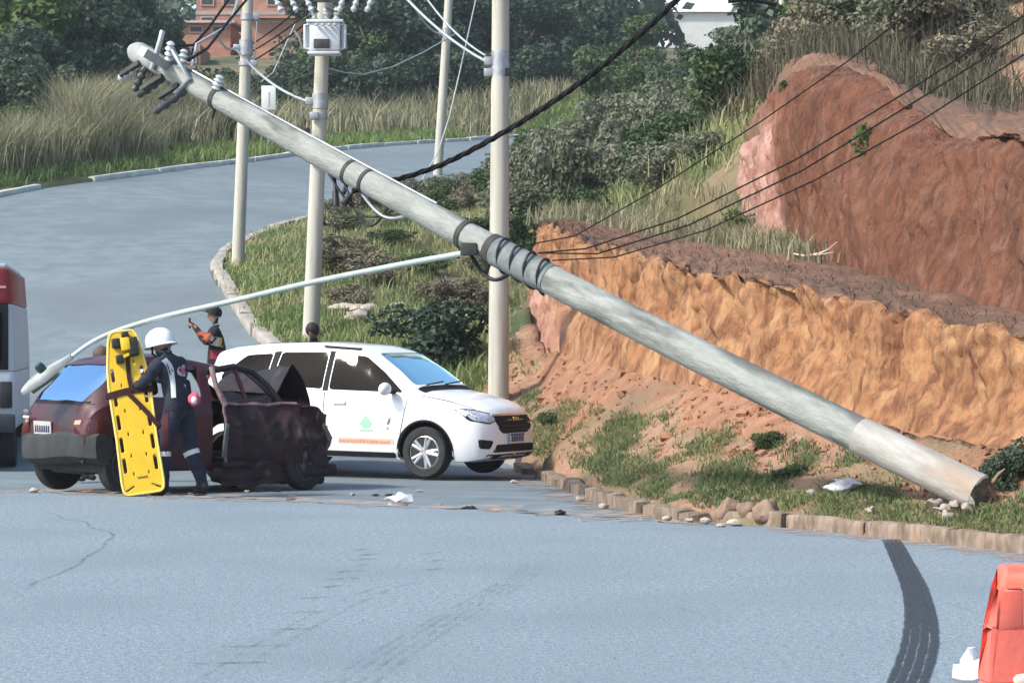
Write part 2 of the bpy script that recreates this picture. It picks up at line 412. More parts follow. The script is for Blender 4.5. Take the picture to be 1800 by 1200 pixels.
def loft(name, rows, spans, nu, disp, m, label, mat_pick=None):
    """Sheet through surveyed cross-sections; disp(u, v, p) gives outward and upward unevenness."""
    flat = np.array([[c for p in r for c in p] for r in rows])
    S = catmull(flat, nu).reshape(-1, len(rows[0]), 3)
    cols = []
    for j, k in enumerate(spans):
        for q in range(k): cols.append((j, q / k))
    cols.append((len(spans) - 1, 1.0))
    G = np.zeros((len(S), len(cols), 3))
    for c, (j, t) in enumerate(cols): G[:, c] = S[:, j] * (1 - t) + S[:, j + 1] * t
    # outward = horizontal normal of the along-direction
    tan = np.gradient(G, axis=0); tan[:, :, 2] = 0
    tan /= np.maximum(np.linalg.norm(tan, axis=2, keepdims=True), 1e-6)
    out = np.stack([-tan[:, :, 1], tan[:, :, 0], np.zeros_like(tan[:, :, 0])], -1)
    arc = np.concatenate([[0], np.cumsum(np.linalg.norm(np.diff(S[:, 2, :2], axis=0), axis=1))])
    for a in range(G.shape[0]):
        for c, (j, t) in enumerate(cols):
            p = Vector(G[a, c]); o, z = disp(j, t, p, float(arc[a])); G[a, c] += out[a, c] * o; G[a, c, 2] += z
    nr, nc = G.shape[:2]
    i = np.arange(nr - 1)[:, None] * nc + np.arange(nc - 1)[None, :]
    f = np.stack([i, i + nc, i + nc + 1, i + 1], -1).reshape(-1, 4)
    me = np_mesh(name, G.reshape(-1, 3), f)
    o = link(name, me, m, smooth=180)
    if mat_pick:
        cen = G.reshape(-1, 3)[f].mean(1); jj = np.tile([cols[c][0] for c in range(nc - 1)], nr - 1)
        me.polygons.foreach_set('material_index', [mat_pick(j, Vector(p)) for j, p in zip(jj, cen)])
    return tag(o, label, kind='structure')

def ridges(p, f):
    a = noise.noise(Vector((p.x * f, p.y * f, p.z * f * .09)))
    return 1 - (abs(a) ** .7) * 1.9
def groove(s, t, f, w, seed): return 1 - 1.9 * abs(noise.noise(Vector((s * f + .35 * math.sin(t * 3 + s * .7), t * w, seed)))) ** .7
def bank_disp(j, t, p, s):
    j -= 1
    if j < 0: return 0, 0
    if j == 0: return .12 * noise.noise(p * 1.1), .10 * noise.noise(p * 1.7) + .03 * noise.noise(p * 6)
    if j == 1:
        e = math.sin(math.pi * min(1, t * 1.05))
        o = -.20 * (groove(s, t, 1.0, .5, 0) - .35) - .15 * (groove(s, t, 2.6, .8, 4) - .4) - .07 * (groove(s, t, 6.0, 1.5, 9) - .4) + .08 * noise.noise(p * 3.2) + .06 * noise.noise(p * 7) + .10 * noise.noise(Vector((s * .5, t, 2))) - .10 * e
        return o * min(1, .25 + t * 2) * (1 if t < .93 else .7), .05 * noise.noise(p * 3) + .16 * max(0, t - .6) / .4 * noise.noise(Vector((s * 1.7, 0, 6)))
    return .10 * noise.noise(p * 1.3) * (1 - t), .16 * max(0, 1 - 5 * t) * noise.noise(Vector((s * 1.7, 0, 6))) + .10 * noise.noise(p * 1.2) + .05 * noise.noise(p * 2.6)
def cliff_disp(j, t, p, s):
    j -= 1
    if j < 0: return 0, 0
    if j == 0:
        o = .45 * noise.noise(p * .33) - .16 * (groove(s, t, .8, .6, 1) - .4) - .09 * (groove(s, t, 2.3, 1.2, 5) - .4) - .05 * (groove(s, t, 5.5, 3, 8) - .4) + .05 * noise.noise(p * 4) + .03 * noise.noise(p * 9)
        return o * min(1, .3 + 2 * t) - .3 * max(0, (t - .8) / .2) ** 2, .06 * noise.noise(p * 2) + .28 * t * noise.noise(Vector((p.x * .5, p.y * .5, 3))) - .12 * max(0, (t - .85) / .15)
    return .1 * noise.noise(p) - .3 * max(0, 1 - 3 * t), .28 * noise.noise(Vector((p.x * .5, p.y * .5, 3))) - .12 * max(0, 1 - 4 * t) + .12 * noise.noise(p * 1.1) * t + .05 * noise.noise(p * 4)
def vein(m, axis, lo, hi, colour, wob=1.2, zmax=None):
    # paler rock vein where the cut turns its end: follows the place in the ground, with a ragged edge
    nt = m.node_tree; N = nt.nodes; L = nt.links; p = N['Principled BSDF']; old = p.inputs['Base Color'].links[0].from_socket
    tc = N.new('ShaderNodeTexCoord'); sx = N.new('ShaderNodeSeparateXYZ'); L.new(tc.outputs['Object'], sx.inputs[0])
    nz = N.new('ShaderNodeTexNoise'); nz.inputs['Scale'].default_value = 1.1; nz.inputs['Detail'].default_value = 8; L.new(tc.outputs['Object'], nz.inputs['Vector'])
    ma = N.new('ShaderNodeMath'); ma.operation = 'MULTIPLY_ADD'; ma.inputs[1].default_value = wob * 2; L.new(nz.outputs['Fac'], ma.inputs[0]); L.new(sx.outputs[axis], ma.inputs[2])
    mr = N.new('ShaderNodeMapRange'); mr.inputs[1].default_value = lo + wob; mr.inputs[2].default_value = hi + wob; L.new(ma.outputs[0], mr.inputs[0])
    fac = mr.outputs[0]
    if zmax is not None:
        m2 = N.new('ShaderNodeMath'); m2.operation = 'MULTIPLY_ADD'; m2.inputs[1].default_value = 1.6; L.new(nz.outputs['Fac'], m2.inputs[0]); L.new(sx.outputs[2], m2.inputs[2])
        m3 = N.new('ShaderNodeMapRange'); m3.inputs[1].default_value = zmax + 1.1; m3.inputs[2].default_value = zmax + .5; L.new(m2.outputs[0], m3.inputs[0])
        mu = N.new('ShaderNodeMath'); mu.operation = 'MULTIPLY'; L.new(fac, mu.inputs[0]); L.new(m3.outputs[0], mu.inputs[1]); fac = mu.outputs[0]
    rp = N.new('ShaderNodeValToRGB'); rp.color_ramp.elements[0].color = (*colour[0], 1); rp.color_ramp.elements[1].color = (*colour[1], 1); rp.color_ramp.elements[0].position = .35; rp.color_ramp.elements[1].position = .65
    n2 = N.new('ShaderNodeTexNoise'); n2.inputs['Scale'].default_value = 3; n2.inputs['Detail'].default_value = 6; L.new(tc.outputs['Object'], n2.inputs['Vector']); L.new(n2.outputs['Fac'], rp.inputs[0])
    mx = N.new('ShaderNodeMix'); mx.data_type = 'RGBA'; L.new(fac, mx.inputs[0]); L.new(old, mx.inputs[6]); L.new(rp.outputs[0], mx.inputs[7]); L.new(mx.outputs[2], p.inputs['Base Color'])
PINK = ((.44, .265, .21), (.27, .13, .095))
vein(M['bank'], 0, 1.0, .2, PINK, .5, 2.6)
vein(M['cliff'], 1, 39.3, 40.0, PINK, .6, 5.0)
terr = mat('terrace_litter', (.13, .068, .042), (.21, .115, .07), scale=5, detail=10, rough=.95, bump=.9, bscale=9, c3=(.12, .075, .05), scale3=1.2, ramp3=(.45, .65), bdist=.05)
bank = loft('earth_bank', BK, (2, 12, 40, 22), 34, bank_disp, [M['bank'], terr, M['soil']],
            'low eroded orange earth bank behind the leaning pole',
            lambda j, p: 2 if j < 2 else (1 if j == 3 else 0))
cliff = loft('earth_cliff', CL, (2, 54, 14), 32, cliff_disp, [M['cliff'], terr], 'tall brown red earth cut above the low bank',
             lambda j, p: 1 if j == 2 else 0)

def bvh_of(o):
    me = o.data
    return BVHTree.FromPolygons([v.co for v in me.vertices], [tuple(p.vertices) for p in me.polygons])
TREES_BVH = [bvh_of(o) for o in (hill_road, street, ground, bank, cliff)]
def gz(x, y, only=None):
    best = -9.0
    for k, t in enumerate(TREES_BVH):
        if only is not None and k not in only: continue
        h = t.ray_cast(Vector((x, y, 80)), Vector((0, 0, -1)))
        if h[0] is not None and h[0].z > best: best = h[0].z
    return best
def on_ground(x, y, dz=0.0): return Vector((x, y, gz(x, y) + dz))

# kerbs: stones one by one
def kerb_run(name, label, path, L, w, h, m, skip=None, side=1, jitter=.02, sink=.12, seed=1, parts='kerb_stone'):
    rr = random.Random(seed); root = thing(name, label, None, tuple(path[0])); root['kind'] = 'structure'
    pts = [Vector(p) for p in path]; seg = [0]
    for a, c in zip(pts, pts[1:]): seg.append(seg[-1] + (c - a).length)
    def at(s):
        for k in range(len(pts) - 1):
            if s <= seg[k + 1] or k == len(pts) - 2:
                t = (s - seg[k]) / max(1e-6, seg[k + 1] - seg[k]); return pts[k].lerp(pts[k + 1], t)
    s = 0; k = 0
    while s + L * .6 < seg[-1]:
        ln = L * rr.uniform(.82, 1.15); a, c = at(s), at(min(s + ln, seg[-1]))
        s += ln; k += 1
        if skip and skip((a + c) / 2, rr): continue
        d = (c - a); d.normalize(); nrm = Vector((d.y, -d.x, 0)).normalized() * side
        up = Vector((0, 0, 1)); hh = h * rr.uniform(.85, 1.1); g = .012
        mb = MB(); nseg = 6
        prof = [(0.0, -sink), (0.0, hh * .5), (.006, hh * .9), (.022, hh), (w * .55, hh * 1.01), (w, hh * .98), (w, -sink)]
        tilt = rr.uniform(-.04, .04); sh = rr.uniform(-jitter, jitter)
        vs, fs = [], []
        for q in range(nseg + 1):
            t = q / nseg; p = a.lerp(c, g + (1 - 2 * g) * t); e = 1 - .09 * (abs(2 * t - 1) ** 8)
            for (o, z) in prof:
                pp = p + nrm * (o + sh + tilt * (t - .5)) + up * (z * (e if z > 0 else 1))
                pp += Vector((noise.noise(pp * 3 + Vector((k, 0, 0))), noise.noise(pp * 3 + Vector((0, k, 5))), noise.noise(pp * 3.7 + Vector((7, 0, k))))) * (jitter * 1.2)
                vs.append(pp)
        np_ = len(prof)
        for q in range(nseg):
            for z in range(np_ - 1): fs.append((q * np_ + z, q * np_ + z + 1, (q + 1) * np_ + z + 1, (q + 1) * np_ + z))
        fs.append(tuple(range(np_))); fs.append(tuple(range(nseg * np_, nseg * np_ + np_))[::-1])
        mb.add(vs, fs).build(parts, m, root, 50, world=True)
    return root
near_path = [tuple(IN_C[8])] + [tuple(p) for p in KERB[0:8]]
kerb_run('street_kerb', 'dirty worn concrete kerb at the foot of the fallen pole', near_path, 1.15, .14, .14, M['kerb'], side=-1, jitter=.016, seed=3)
mid = [tuple(p) for p in IN_C[8:33]]
kerb_run('low_kerb', 'broken low kerb curving beside the white car', mid[::-1], .62, .17, .11, M['kerb'], side=1, jitter=.035, seed=5,
         skip=lambda p, r: r.random() < .12)
up_in = [tuple(p) for p in IN_C[33:100]]
kerb_run('inner_kerb', 'grey concrete kerb on the inside of the bend', up_in, 1.6, .22, .15, mat('kerb_grey', (.36, .33, .29), (.25, .22, .19), scale=2, rough=.9, bump=.4), side=1, jitter=.015, seed=6)
up_out = [tuple(p) for p in OUT_C[36:]]
kerb_run('outer_kerb', 'whitewashed kerb along the far edge of the hill road', up_out, 3.2, .2, .13, M['kerb_white'], side=-1, jitter=.012, seed=8,
         skip=lambda p, r: (63.2 < p.y < 64.8) or (69 < p.y < 71.5 and r.random() < .7) or r.random() < .05)

# dirt and grit gathered along the street edge
def ribbon(name, path, w, z, m, label=None, kind='structure', ragged=0, seed=0, fade=True):
    rr = random.Random(seed); P = np.asarray(path, float); v, f, a = [], [], []
    for i in range(len(P)):
        t = P[min(i + 1, len(P) - 1)] - P[max(i - 1, 0)]; t = t / max(1e-6, np.linalg.norm(t[:2])); nrm = np.array([-t[1], t[0], 0])
        ww = (w(i / (len(P) - 1)) if callable(w) else w); e = 1.0 if not fade else min(1, 6 * i / len(P), 6 * (len(P) - 1 - i) / len(P))
        for o in (-.5, -.25, .25, .5):
            q = P[i] + nrm * ww * o + (nrm * rr.uniform(-ragged, ragged) if abs(o) > .4 else 0); q[2] = P[i][2] + z; v.append(q); a.append(e if abs(o) < .4 else e * .75)
    for i in range(len(P) - 1):
        for k in range(3): f.append((i * 4 + k, i * 4 + k + 1, i * 4 + k + 5, i * 4 + k + 4))
    o = link(name, np_mesh(name, v, f, a), m)
    return tag(o, label, kind=kind)
gd = [(p[0], p[1] + .12, 0) for p in CR if p[0] > -14]
ribbon('gutter_dirt', [tuple(np.array(k) + np.array((-.12, -.16, 0))) for k in catmull([tuple(q) for q in KERB[:8]], 8)], .5, .005, mark_mat('kerb_silt', (.36, .24, .17), (.42, .66), 5, most=.7), 'reddish silt washed against the street kerb', ragged=.12, fade=False)
ribbon('gutter_dirt', [tuple(p + np.array((-.22, -.02, .0))) for p in IN_C[10:34]], .6, .012, bpy.data.materials['kerb_silt'], 'reddish silt washed against the low kerb', ragged=.12, fade=False)
ribbon('gutter_dirt', gd, .75, .006, mark_mat('gutter_grit', (.33, .25, .19), (.44, .60), 4, most=.85), 'sandy grit lying along the street edge', ragged=.3, fade=False)
# ------------------------------------------------------------------ poles, lamp, transformer, cables
def pole_shaft(root, base, top, r0, r1, m, n=22, rings=14):
    base, top = Vector(base), Vector(top); pts, rs = [], []
    for k in range(rings + 1):
        t = k / rings; pts.append(base.lerp(top, t)); rs.append(r0 + (r1 - r0) * t)
    return MB().tube(pts, rs, n).build('shaft', m, root, 60, world=True)
def band(root, base, top, r0, r1, t, w, m, extra=.012, name='clamp_band', lug=None):
    base, top = Vector(base), Vector(top); p = base.lerp(top, t); d = (top - base).normalized(); r = r0 + (r1 - r0) * t + extra
    mb = MB().tube([p - d * w / 2, p + d * w / 2], r, 22)
    if lug is not None:
        mb.tube([p + lug * r * .8, p + lug * (r + .09)], .022, 8)
    return mb.build(name, m, root, 50, world=True)

# the fallen pole: base on the verge, head high over the far lane
PB, PT = spot(1722, 868, 22.6), spot(243, 93, 28.6)
PR0, PR1 = .165, .105
PD = (PT - PB).normalized()
def on_pole(px):
    lo, hi = 0.0, 1.0
    for _ in range(40):
        t = (lo + hi) / 2; p = PB.lerp(PT, t)
        if 900 + FPX * p.x / p.y > px: lo = t
        else: hi = t
    return t
fp = thing('fallen_utility_pole', 'broken concrete utility pole leaning diagonally over the crash', 'utility pole', tuple(PB))
conc_old = mat('fallen_concrete', (.33, .345, .315), (.215, .225, .205), scale=6.0, stretch=(2, 2, .55), rough=.9, bump=.7, bscale=26, ramp=(.35, .70), detail=11,
               c3=(.13, .135, .12), scale3=2.6, ramp3=(.53, .66))
nt = conc_old.node_tree; N_ = nt.nodes; L_ = nt.links; p_ = N_['Principled BSDF']; old_ = p_.inputs['Base Color'].links[0].from_socket
tc2 = N_.new('ShaderNodeTexCoord'); sx_ = N_.new('ShaderNodeSeparateXYZ'); L_.new(tc2.outputs['Object'], sx_.inputs[0])
nz_ = N_.new('ShaderNodeTexNoise'); nz_.inputs['Scale'].default_value = .9; nz_.inputs['Detail'].default_value = 6; L_.new(tc2.outputs['Object'], nz_.inputs['Vector'])
mm = N_.new('ShaderNodeMath'); mm.operation = 'MULTIPLY_ADD'; mm.inputs[1].default_value = .30; L_.new(nz_.outputs['Fac'], mm.inputs[0]); L_.new(sx_.outputs[0], mm.inputs[2])
mr_ = N_.new('ShaderNodeMapRange'); mr_.inputs[1].default_value = .205; mr_.inputs[2].default_value = .245; mr_.inputs[4].default_value = .85; L_.new(mm.outputs[0], mr_.inputs[0])
mx_ = N_.new('ShaderNodeMix'); mx_.data_type = 'RGBA'; L_.new(mr_.outputs[0], mx_.inputs[0]); L_.new(old_, mx_.inputs[6]); mx_.inputs[7].default_value = (.105, .11, .10, 1); L_.new(mx_.outputs[2], p_.inputs['Base Color'])   # mould on the weather side
mb = MB(); pts, rs = [], []
for k in range(31):
    t = k / 30; p = PB.lerp(PT, t); p.z -= .10 * math.sin(math.pi * t) ; pts.append(p); rs.append(PR0 + (PR1 - PR0) * t)
mb.tube(pts, rs, 32)
for i in range(32): mb.v[i] += PD * (.10 * noise.noise(mb.v[i] * 9) + .04 * noise.noise(mb.v[i] * 22))
QP = PD.to_track_quat('Z', 'X')
def along(mb, name, m):
    q = QP.inverted(); mb.v = [q @ (p - PB) for p in mb.v]; o = mb.build(name, m, fp, 60); o.rotation_mode = 'QUATERNION'; o.rotation_quaternion = QP; return o
along(mb, 'shaft', conc_old)
def pp(t):
    p = PB.lerp(PT, t); p.z -= .10 * math.sin(math.pi * t); return p
def pr(t): return PR0 + (PR1 - PR0) * t
def pband(t, w, m, extra=.012, lug=None, name='clamp_band'):
    p, q = pp(t - w / 90), pp(t + w / 90); mb = MB().tube([p, q], pr(t) + extra, 26)
    if lug is not None: mb.tube([pp(t) + lug * pr(t) * .8, pp(t) + lug * (pr(t) + .11)], .022, 8)
    return mb.build(name, m, fp, 50, world=True)
# whitewashed foot section, pale paint a hair proud of the concrete
pw = [pp(k * .0165) for k in range(8)]
along(MB().tube(pw, [pr(k * .0165) + .003 for k in range(8)], 32, cap=False), 'painted_foot', mat('foot_paint', (.42, .41, .375), (.27, .26, .23), scale=3, stretch=(2, 2, .6), rough=.85, bump=.4, bscale=20, c3=(.34, .25, .18), scale3=1.6, ramp3=(.5, .7)))
side_dn = (Vector((0, 0, -1)) - PD * PD.dot(Vector((0, 0, -1)))).normalized()
side_up = -side_dn
cam_side = Vector((0, -1, 0)); cam_side = (cam_side - PD * PD.dot(cam_side)).normalized()
for px, w, ex in ((616, .16, .008), (646, .16, .010), (818, .22, .012), (868, .30, .016), (383, .22, .010)):
    pband(on_pole(px), w, M['dark_steel'], ex, side_dn)
# grey strapping wound round the shaft
for px, w in ((905, 2.6), (938, 1.8)):
    pband(on_pole(px), w, mat('grey_strap', (.20, .225, .22), (.12, .14, .135), scale=8, rough=.7), .008, None, 'grey_wrap')
wrap = MB()
t0, t1 = on_pole(965), on_pole(880)
hel = []
for k in range(70):
    t = t0 + (t1 - t0) * k / 69; a = k * .33; c = pp(t)
    hel.append(c + (side_dn * math.cos(a) + cam_side * math.sin(a)) * (pr(t) + .022))
MB().tube(hel, .014, 6).build('wound_cable', M['black'], fp, 60, world=True)
# loops of cable and dark connectors hanging under it
def loop(px0, px1, sag, r, name='cable_loop', m=None):
    a, c = pp(on_pole(px0)) + side_dn * .12, pp(on_pole(px1)) + side_dn * .12
    pts = [a.lerp(c, k / 14) + Vector((0, -.05, -sag * math.sin(math.pi * k / 14))) for k in range(15)]
    return MB().tube(pts, r, 6).build(name, m or M['black'], fp, 60, world=True)
loop(585, 700, .22, .012); loop(612, 690, .30, .012); loop(640, 720, .12, .018, m=M['steel']); loop(830, 905, .16, .02)
for px, l in ((594, .30), (632, .16)):
    a = pp(on_pole(px)) + side_dn * (pr(on_pole(px)) - .01)
    e = a + Vector((.02 if px < 600 else -.12, -.05, -l))
    MB().tube([a, a.lerp(e, .45), a.lerp(e, .5), e], [.018, .018, .032, .036], 10).build('connector', M['black'], fp, 50, world=True)
# ridge wire along the upper side
MB().tube([pp(on_pole(px)) + side_up * (pr(on_pole(px)) + .012) for px in (330, 420, 520, 620, 700, 760)], .012, 6).build('earth_wire', M['steel'], fp, 60, world=True)
# head hardware: rounded pole top, cross bracket, insulators, cut-outs
MB().tube([pp(.975), pp(.99), pp(1.0), PT + PD * .05, PT + PD * .11], [.108, .116, .116, .10, .06], 20).build('pole_cap', mat('cap_grey', (.36, .38, .36), (.24, .25, .24), scale=5, rough=.7), fp, 60, world=True)
hb = pp(on_pole(300)); hx = cam_side
MB().box(hb + side_up * .03, (1.0, .09, .09), Matrix((hx, PD, hx.cross(PD))).transposed()).build('cross_arm', M['steel'], fp, 40, world=True)
MB().tube([pp(on_pole(330)) + cam_side * .12 + side_dn * .18, pp(on_pole(345)) + cam_side * .13 + side_up * .02, pp(on_pole(300)) + cam_side * .1 + side_up * .22], .028, 8).build('bracket', M['steel'], fp, 50, world=True)
MB().tube([pp(on_pole(285)) + cam_side * .14 + side_dn * .08, pp(on_pole(285)) + cam_side * .14 + side_up * .22, pp(on_pole(280)) + side_up * .33 + cam_side * .1], .03, 8).build('bracket', M['steel'], fp, 50, world=True)
def insulator(p, d, l, name, m):
    d = d.normalized(); prof = [(.028, 0), (.05, l * .12), (.03, l * .25), (.055, l * .38), (.03, l * .52), (.055, l * .64), (.03, l * .78), (.045, l * .9), (.02, l)]
    return MB().lathe(prof, p, 12, d.to_track_quat('Z', 'Y').to_matrix()).build(name, m, fp, 50, world=True)
porc = mat('insulator_grey', (.50, .52, .52), (.40, .42, .42), scale=6, rough=.3)
dpor = mat('insulator_dark', (.035, .04, .045), (.06, .065, .065), scale=6, rough=.3)
for px, off, d, l, m in ((258, .1, side_dn + PD * .9, .34, porc), (268, .09, side_dn + PD * .2, .30, dpor), (300, .09, side_dn + PD * .9, .42, dpor), (340, .08, side_dn + PD * .9, .52, dpor),
                         (300, -.08, side_up + cam_side * .3, .22, porc), (322, -.08, side_up + PD * .2, .2, porc), (383, -.06, side_up, .16, porc)):
    t = on_pole(px); insulator(pp(t) + side_dn * off + cam_side * .07, d, l, 'insulator', m)
for px in (250, 290, 318):
    t = on_pole(px)
    MB().box(pp(t) + side_dn * .2 + cam_side * .12, (.05, .30, .05), Matrix((hx, (side_dn + PD).normalized(), hx.cross((side_dn + PD).normalized()))).transposed()).build('fuse_holder', M['dark_steel'], fp, 40, world=True)

# the lamp torn down with it: long arm resting on the wreck
la = thing('street_light', 'long thin street light arm with lamp head lying on the wreck', 'street light', tuple(spot(90, 660, 29.6)))
AP = catmull([spot(826, 443, 25.75), spot(700, 466, 26.4), spot(540, 498, 27.3), spot(400, 531, 28.05), spot(290, 556, 28.6), spot(210, 580, 28.95), spot(160, 603, 29.15), spot(112, 638, 29.25)], 8)
MB().tube([Vector(p) for p in AP], [.030 - .002 * (k / len(AP)) for k in range(len(AP))], 12).build('arm', mat('lamp_arm', (.45, .53, .50), (.36, .43, .41), scale=5, rough=.45, metal=.35), la, 60, world=True)
MB().box(spot(824, 438, 25.7), (.16, .1, .12)).build('clamp', M['dark_steel'], la, 40, world=True, bevel=.015)
h0, h1 = spot(126, 626, 29.2), spot(40, 686, 29.4); hd = (h1 - h0).normalized(); hl = (h1 - h0).length
up = Vector((.25, -.5, 1)); up = (up - hd * up.dot(hd)).normalized(); sd = hd.cross(up)
def frame(s, a, c): return h0 + hd * s + sd * a + up * c
vs, fs = [], []
secs = [(0, .030, -.03, .03), (.10, .04, -.035, .035), (.24, .07, -.04, .05), (hl * .55, .095, -.045, .055), (hl * .85, .085, -.04, .045), (hl, .06, -.03, .02)]
for s_, w_, z0, z1 in secs:
    for a, c in ((-w_, z0), (-w_ * 1.02, z0 * .2 + z1 * .3), (-w_ * .7, z1 * .9), (0, z1), (w_ * .7, z1 * .9), (w_ * 1.02, z0 * .2 + z1 * .3), (w_, z0)): vs.append(frame(s_, a, c))
for i in range(len(secs) - 1):
    for k in range(7): fs.append((i * 7 + k, i * 7 + (k + 1) % 7, (i + 1) * 7 + (k + 1) % 7, (i + 1) * 7 + k))
fs += [tuple(range(7)), tuple(range(35, 42))[::-1]]
MB().add(vs, fs).build('lamp_head', mat('lamp_shell', (.38, .40, .39), (.28, .30, .29), scale=4, rough=.4), la, 50, world=True)
MB().add([frame(s_, a, c) for s_, w_ in ((.26, .065), (hl * .86, .075)) for a, c in ((-w_, -.045), (w_, -.045), (w_ * .8, -.085), (-w_ * .8, -.085))],
         [(0, 1, 2, 3), (4, 7, 6, 5), (0, 4, 5, 1), (1, 5, 6, 2), (2, 6, 7, 3), (3, 7, 4, 0)]).build('lamp_lens', mat('lamp_glass_dirty', (.10, .11, .11), (.2, .21, .2), scale=5, rough=.2), la, 30, world=True)
MB().lathe([(.05, 0), (.055, .05), (.045, .09), (.01, .1)], frame(hl * .52, 0, .05), 14, up.to_track_quat('Z', 'Y').to_matrix()).build('photocell', mat('photocell_green', (.02, .06, .05), (.03, .07, .06), rough=.4), la, 50, world=True)

# standing poles along the hill road
def pole(px0, py0, D, px1, py1, w0, w1, label, m=None, over=2.5):
    base = spot(px0, py0, D); base.z = gz(base.x, base.y) - .05
    top = spot(px1, py1, D); d = (top - base).normalized(); top2 = top + d * over
    root = thing('utility_pole', label, 'utility pole', tuple(base))
    pole_shaft(root, base, top2, w0, w1, m or M['conc_pale'])
    return root, base, top2
pC, cB, cT = pole(876, 712, 40.0, 880, 0, .155, .115, 'thick pale concrete pole standing behind the nose of the white car')
pB, bB, bT = pole(546, 590, 45.0, 570, 0, .14, .10, 'white pole carrying the transformer box', over=1.6)
pA, aB, aT = pole(418, 452, 53.0, 436, 0, .125, .095, 'white pole on the kerb inside the bend, next to the sign plate')
pD, dB, dT = pole(769, 318, 80.0, 789, 0, .135, .12, 'slim far pole standing by the upper road between transformer and thick pole')
pE, eB, eT = pole(1371, 130, 95.0, 1375, 0, .12, .1, 'thin white pole half hidden behind the top of the red cliff')
def clamp(root, base, top, py, w=.32, lug=Vector((-1, -.2, 0))):
    z = EYE + (600 - py) * base.y / FPX; t = (z - base.z) / (top.z - base.z); r = .145 - .04 * t
    p = base.lerp(top, t)
    MB().tube([p - Vector((0, 0, w / 2)), p + Vector((0, 0, w / 2))], r + .012, 18).build('clamp_band', M['steel'], root, 50, world=True)
    MB().box(p + lug.normalized() * (r + .05), (.14, .08, .12)).build('cable_bracket', M['steel'], root, 40, world=True, bevel=.01)
    return p + lug.normalized() * (r + .1)
c1 = clamp(pC, cB, cT, 108, .3); clamp(pC, cB, cT, 128, .12)
MB().box(c1 + Vector((.32, -.17, -.18)), (.07, .06, .12)).build('cable_bracket', M['black'], pC, None, world=True)
b1 = clamp(pB, bB, bT, 178, .25); b2 = clamp(pB, bB, bT, 205, .1, Vector((-.5, -1, 0)))
a1 = clamp(pA, aB, aT, 84, .3); clamp(pA, aB, aT, 112, .08, Vector((1, -.3, 0))); a2 = clamp(pA, aB, aT, 30, .12, Vector((1, -.2, 0)))
d1 = clamp(pD, dB, dT, 60, .35)
MB().box(b2 + Vector((-.1, 0, -.45)), (.1, .08, .5)).build('cable_box', M['black'], pB, 40, world=True, bevel=.02)

# transformer hung on the pole's head
tc_ = spot(572, 66, 44.55)
tr = thing('transformer', 'white boxy transformer mounted near the top of a pole', 'transformer', tuple(tc_ - Vector((0, 0, .26))))
tw = mat('transformer_white', (.62, .65, .66), (.50, .53, .55), scale=3, rough=.5)
MB().box(tc_, (.50, .34, .46)).build('tank', tw, tr, 40, world=True, bevel=.03)
MB().box(tc_ + Vector((0, 0, .25)), (.60, .40, .045)).build('lid', tw, tr, 40, world=True, bevel=.01)
MB().box(tc_ + Vector((-.02, 0, -.265)), (.52, .36, .05)).build('bottom_rim', tw, tr, 40, world=True, bevel=.01)
for sx in (-1, 1):
    x = tc_.x + sx * .325
    MB().tube([Vector((tc_.x + sx * .24, tc_.y - .1, tc_.z + .2)), Vector((x, tc_.y - .1, tc_.z + .19)), Vector((x, tc_.y - .1, tc_.z - .19)), Vector((tc_.x + sx * .24, tc_.y - .1, tc_.z - .2))], .026, 8).build('radiator_pipe', tw, tr, 60, world=True)
    MB().box(Vector((tc_.x + sx * .285, tc_.y + .03, tc_.z)), (.04, .22, .36)).build('radiator_fin', tw, tr, 40, world=True, bevel=.008)
MB().box(tc_ + Vector((-.05, -.18, -.12)), (.26, .03, .15)).build('terminal_plate', M['dark_steel'], tr, 40, world=True, bevel=.01)
for k, x in enumerate((-.18, 0, .18)):
    MB().lathe([(.04, 0), (.06, .04), (.03, .07), (.055, .11), (.03, .14), (.045, .18), (.015, .24)], tc_ + Vector((x, 0, .27)), 12).build('bushing', porc, tr, 50, world=True)
for k, x in enumerate((-.13, -.03, .08, .17)):
    MB().lathe([(.025, 0), (.03, .05), (.015, .09)], tc_ + Vector((x, -.19, .18)), 10, Matrix.Rotation(R(90), 3, 'X')).build('bushing', porc, tr, 50, world=True)
MB().tube([tc_ + Vector((-.30, -.05, -.2)), tc_ + Vector((-.36, -.08, -.2)), tc_ + Vector((-.42, -.1, -.02)), tc_ + Vector((-.5, -.1, .1))], .018, 8).build('lead', M['steel'], tr, 60, world=True)
# crossarm with cut-outs above it
ca = tc_ + Vector((0, -.02, .62))
MB().box(ca, (1.5, .09, .1)).build('cross_arm', M['dark_steel'], pB, 40, world=True)
for x in (-.7, -.45, -.2, .22, .45, .68):
    MB().lathe([(.03, 0), (.055, .05), (.03, .1), (.055, .15), (.03, .2), (.05, .26), (.02, .3)], ca + Vector((x, -.08, -.22)), 10, Matrix.Rotation(R(20 if x > 0 else -25), 3, 'Y')).build('cut_out', porc, pB, 50, world=True)
for (x0, x1) in ((-.2, -.18), (.22, .0), (.45, .18), (-.45, -.36)):
    a, c = ca + Vector((x0, -.1, -.2)), tc_ + Vector((x1, -.02, .48))
    MB().tube([a, a.lerp(c, .5) + Vector((.08, -.05, -.05)), c], .014, 6).build('jumper_wire', M['black'], pB, 60, world=True)

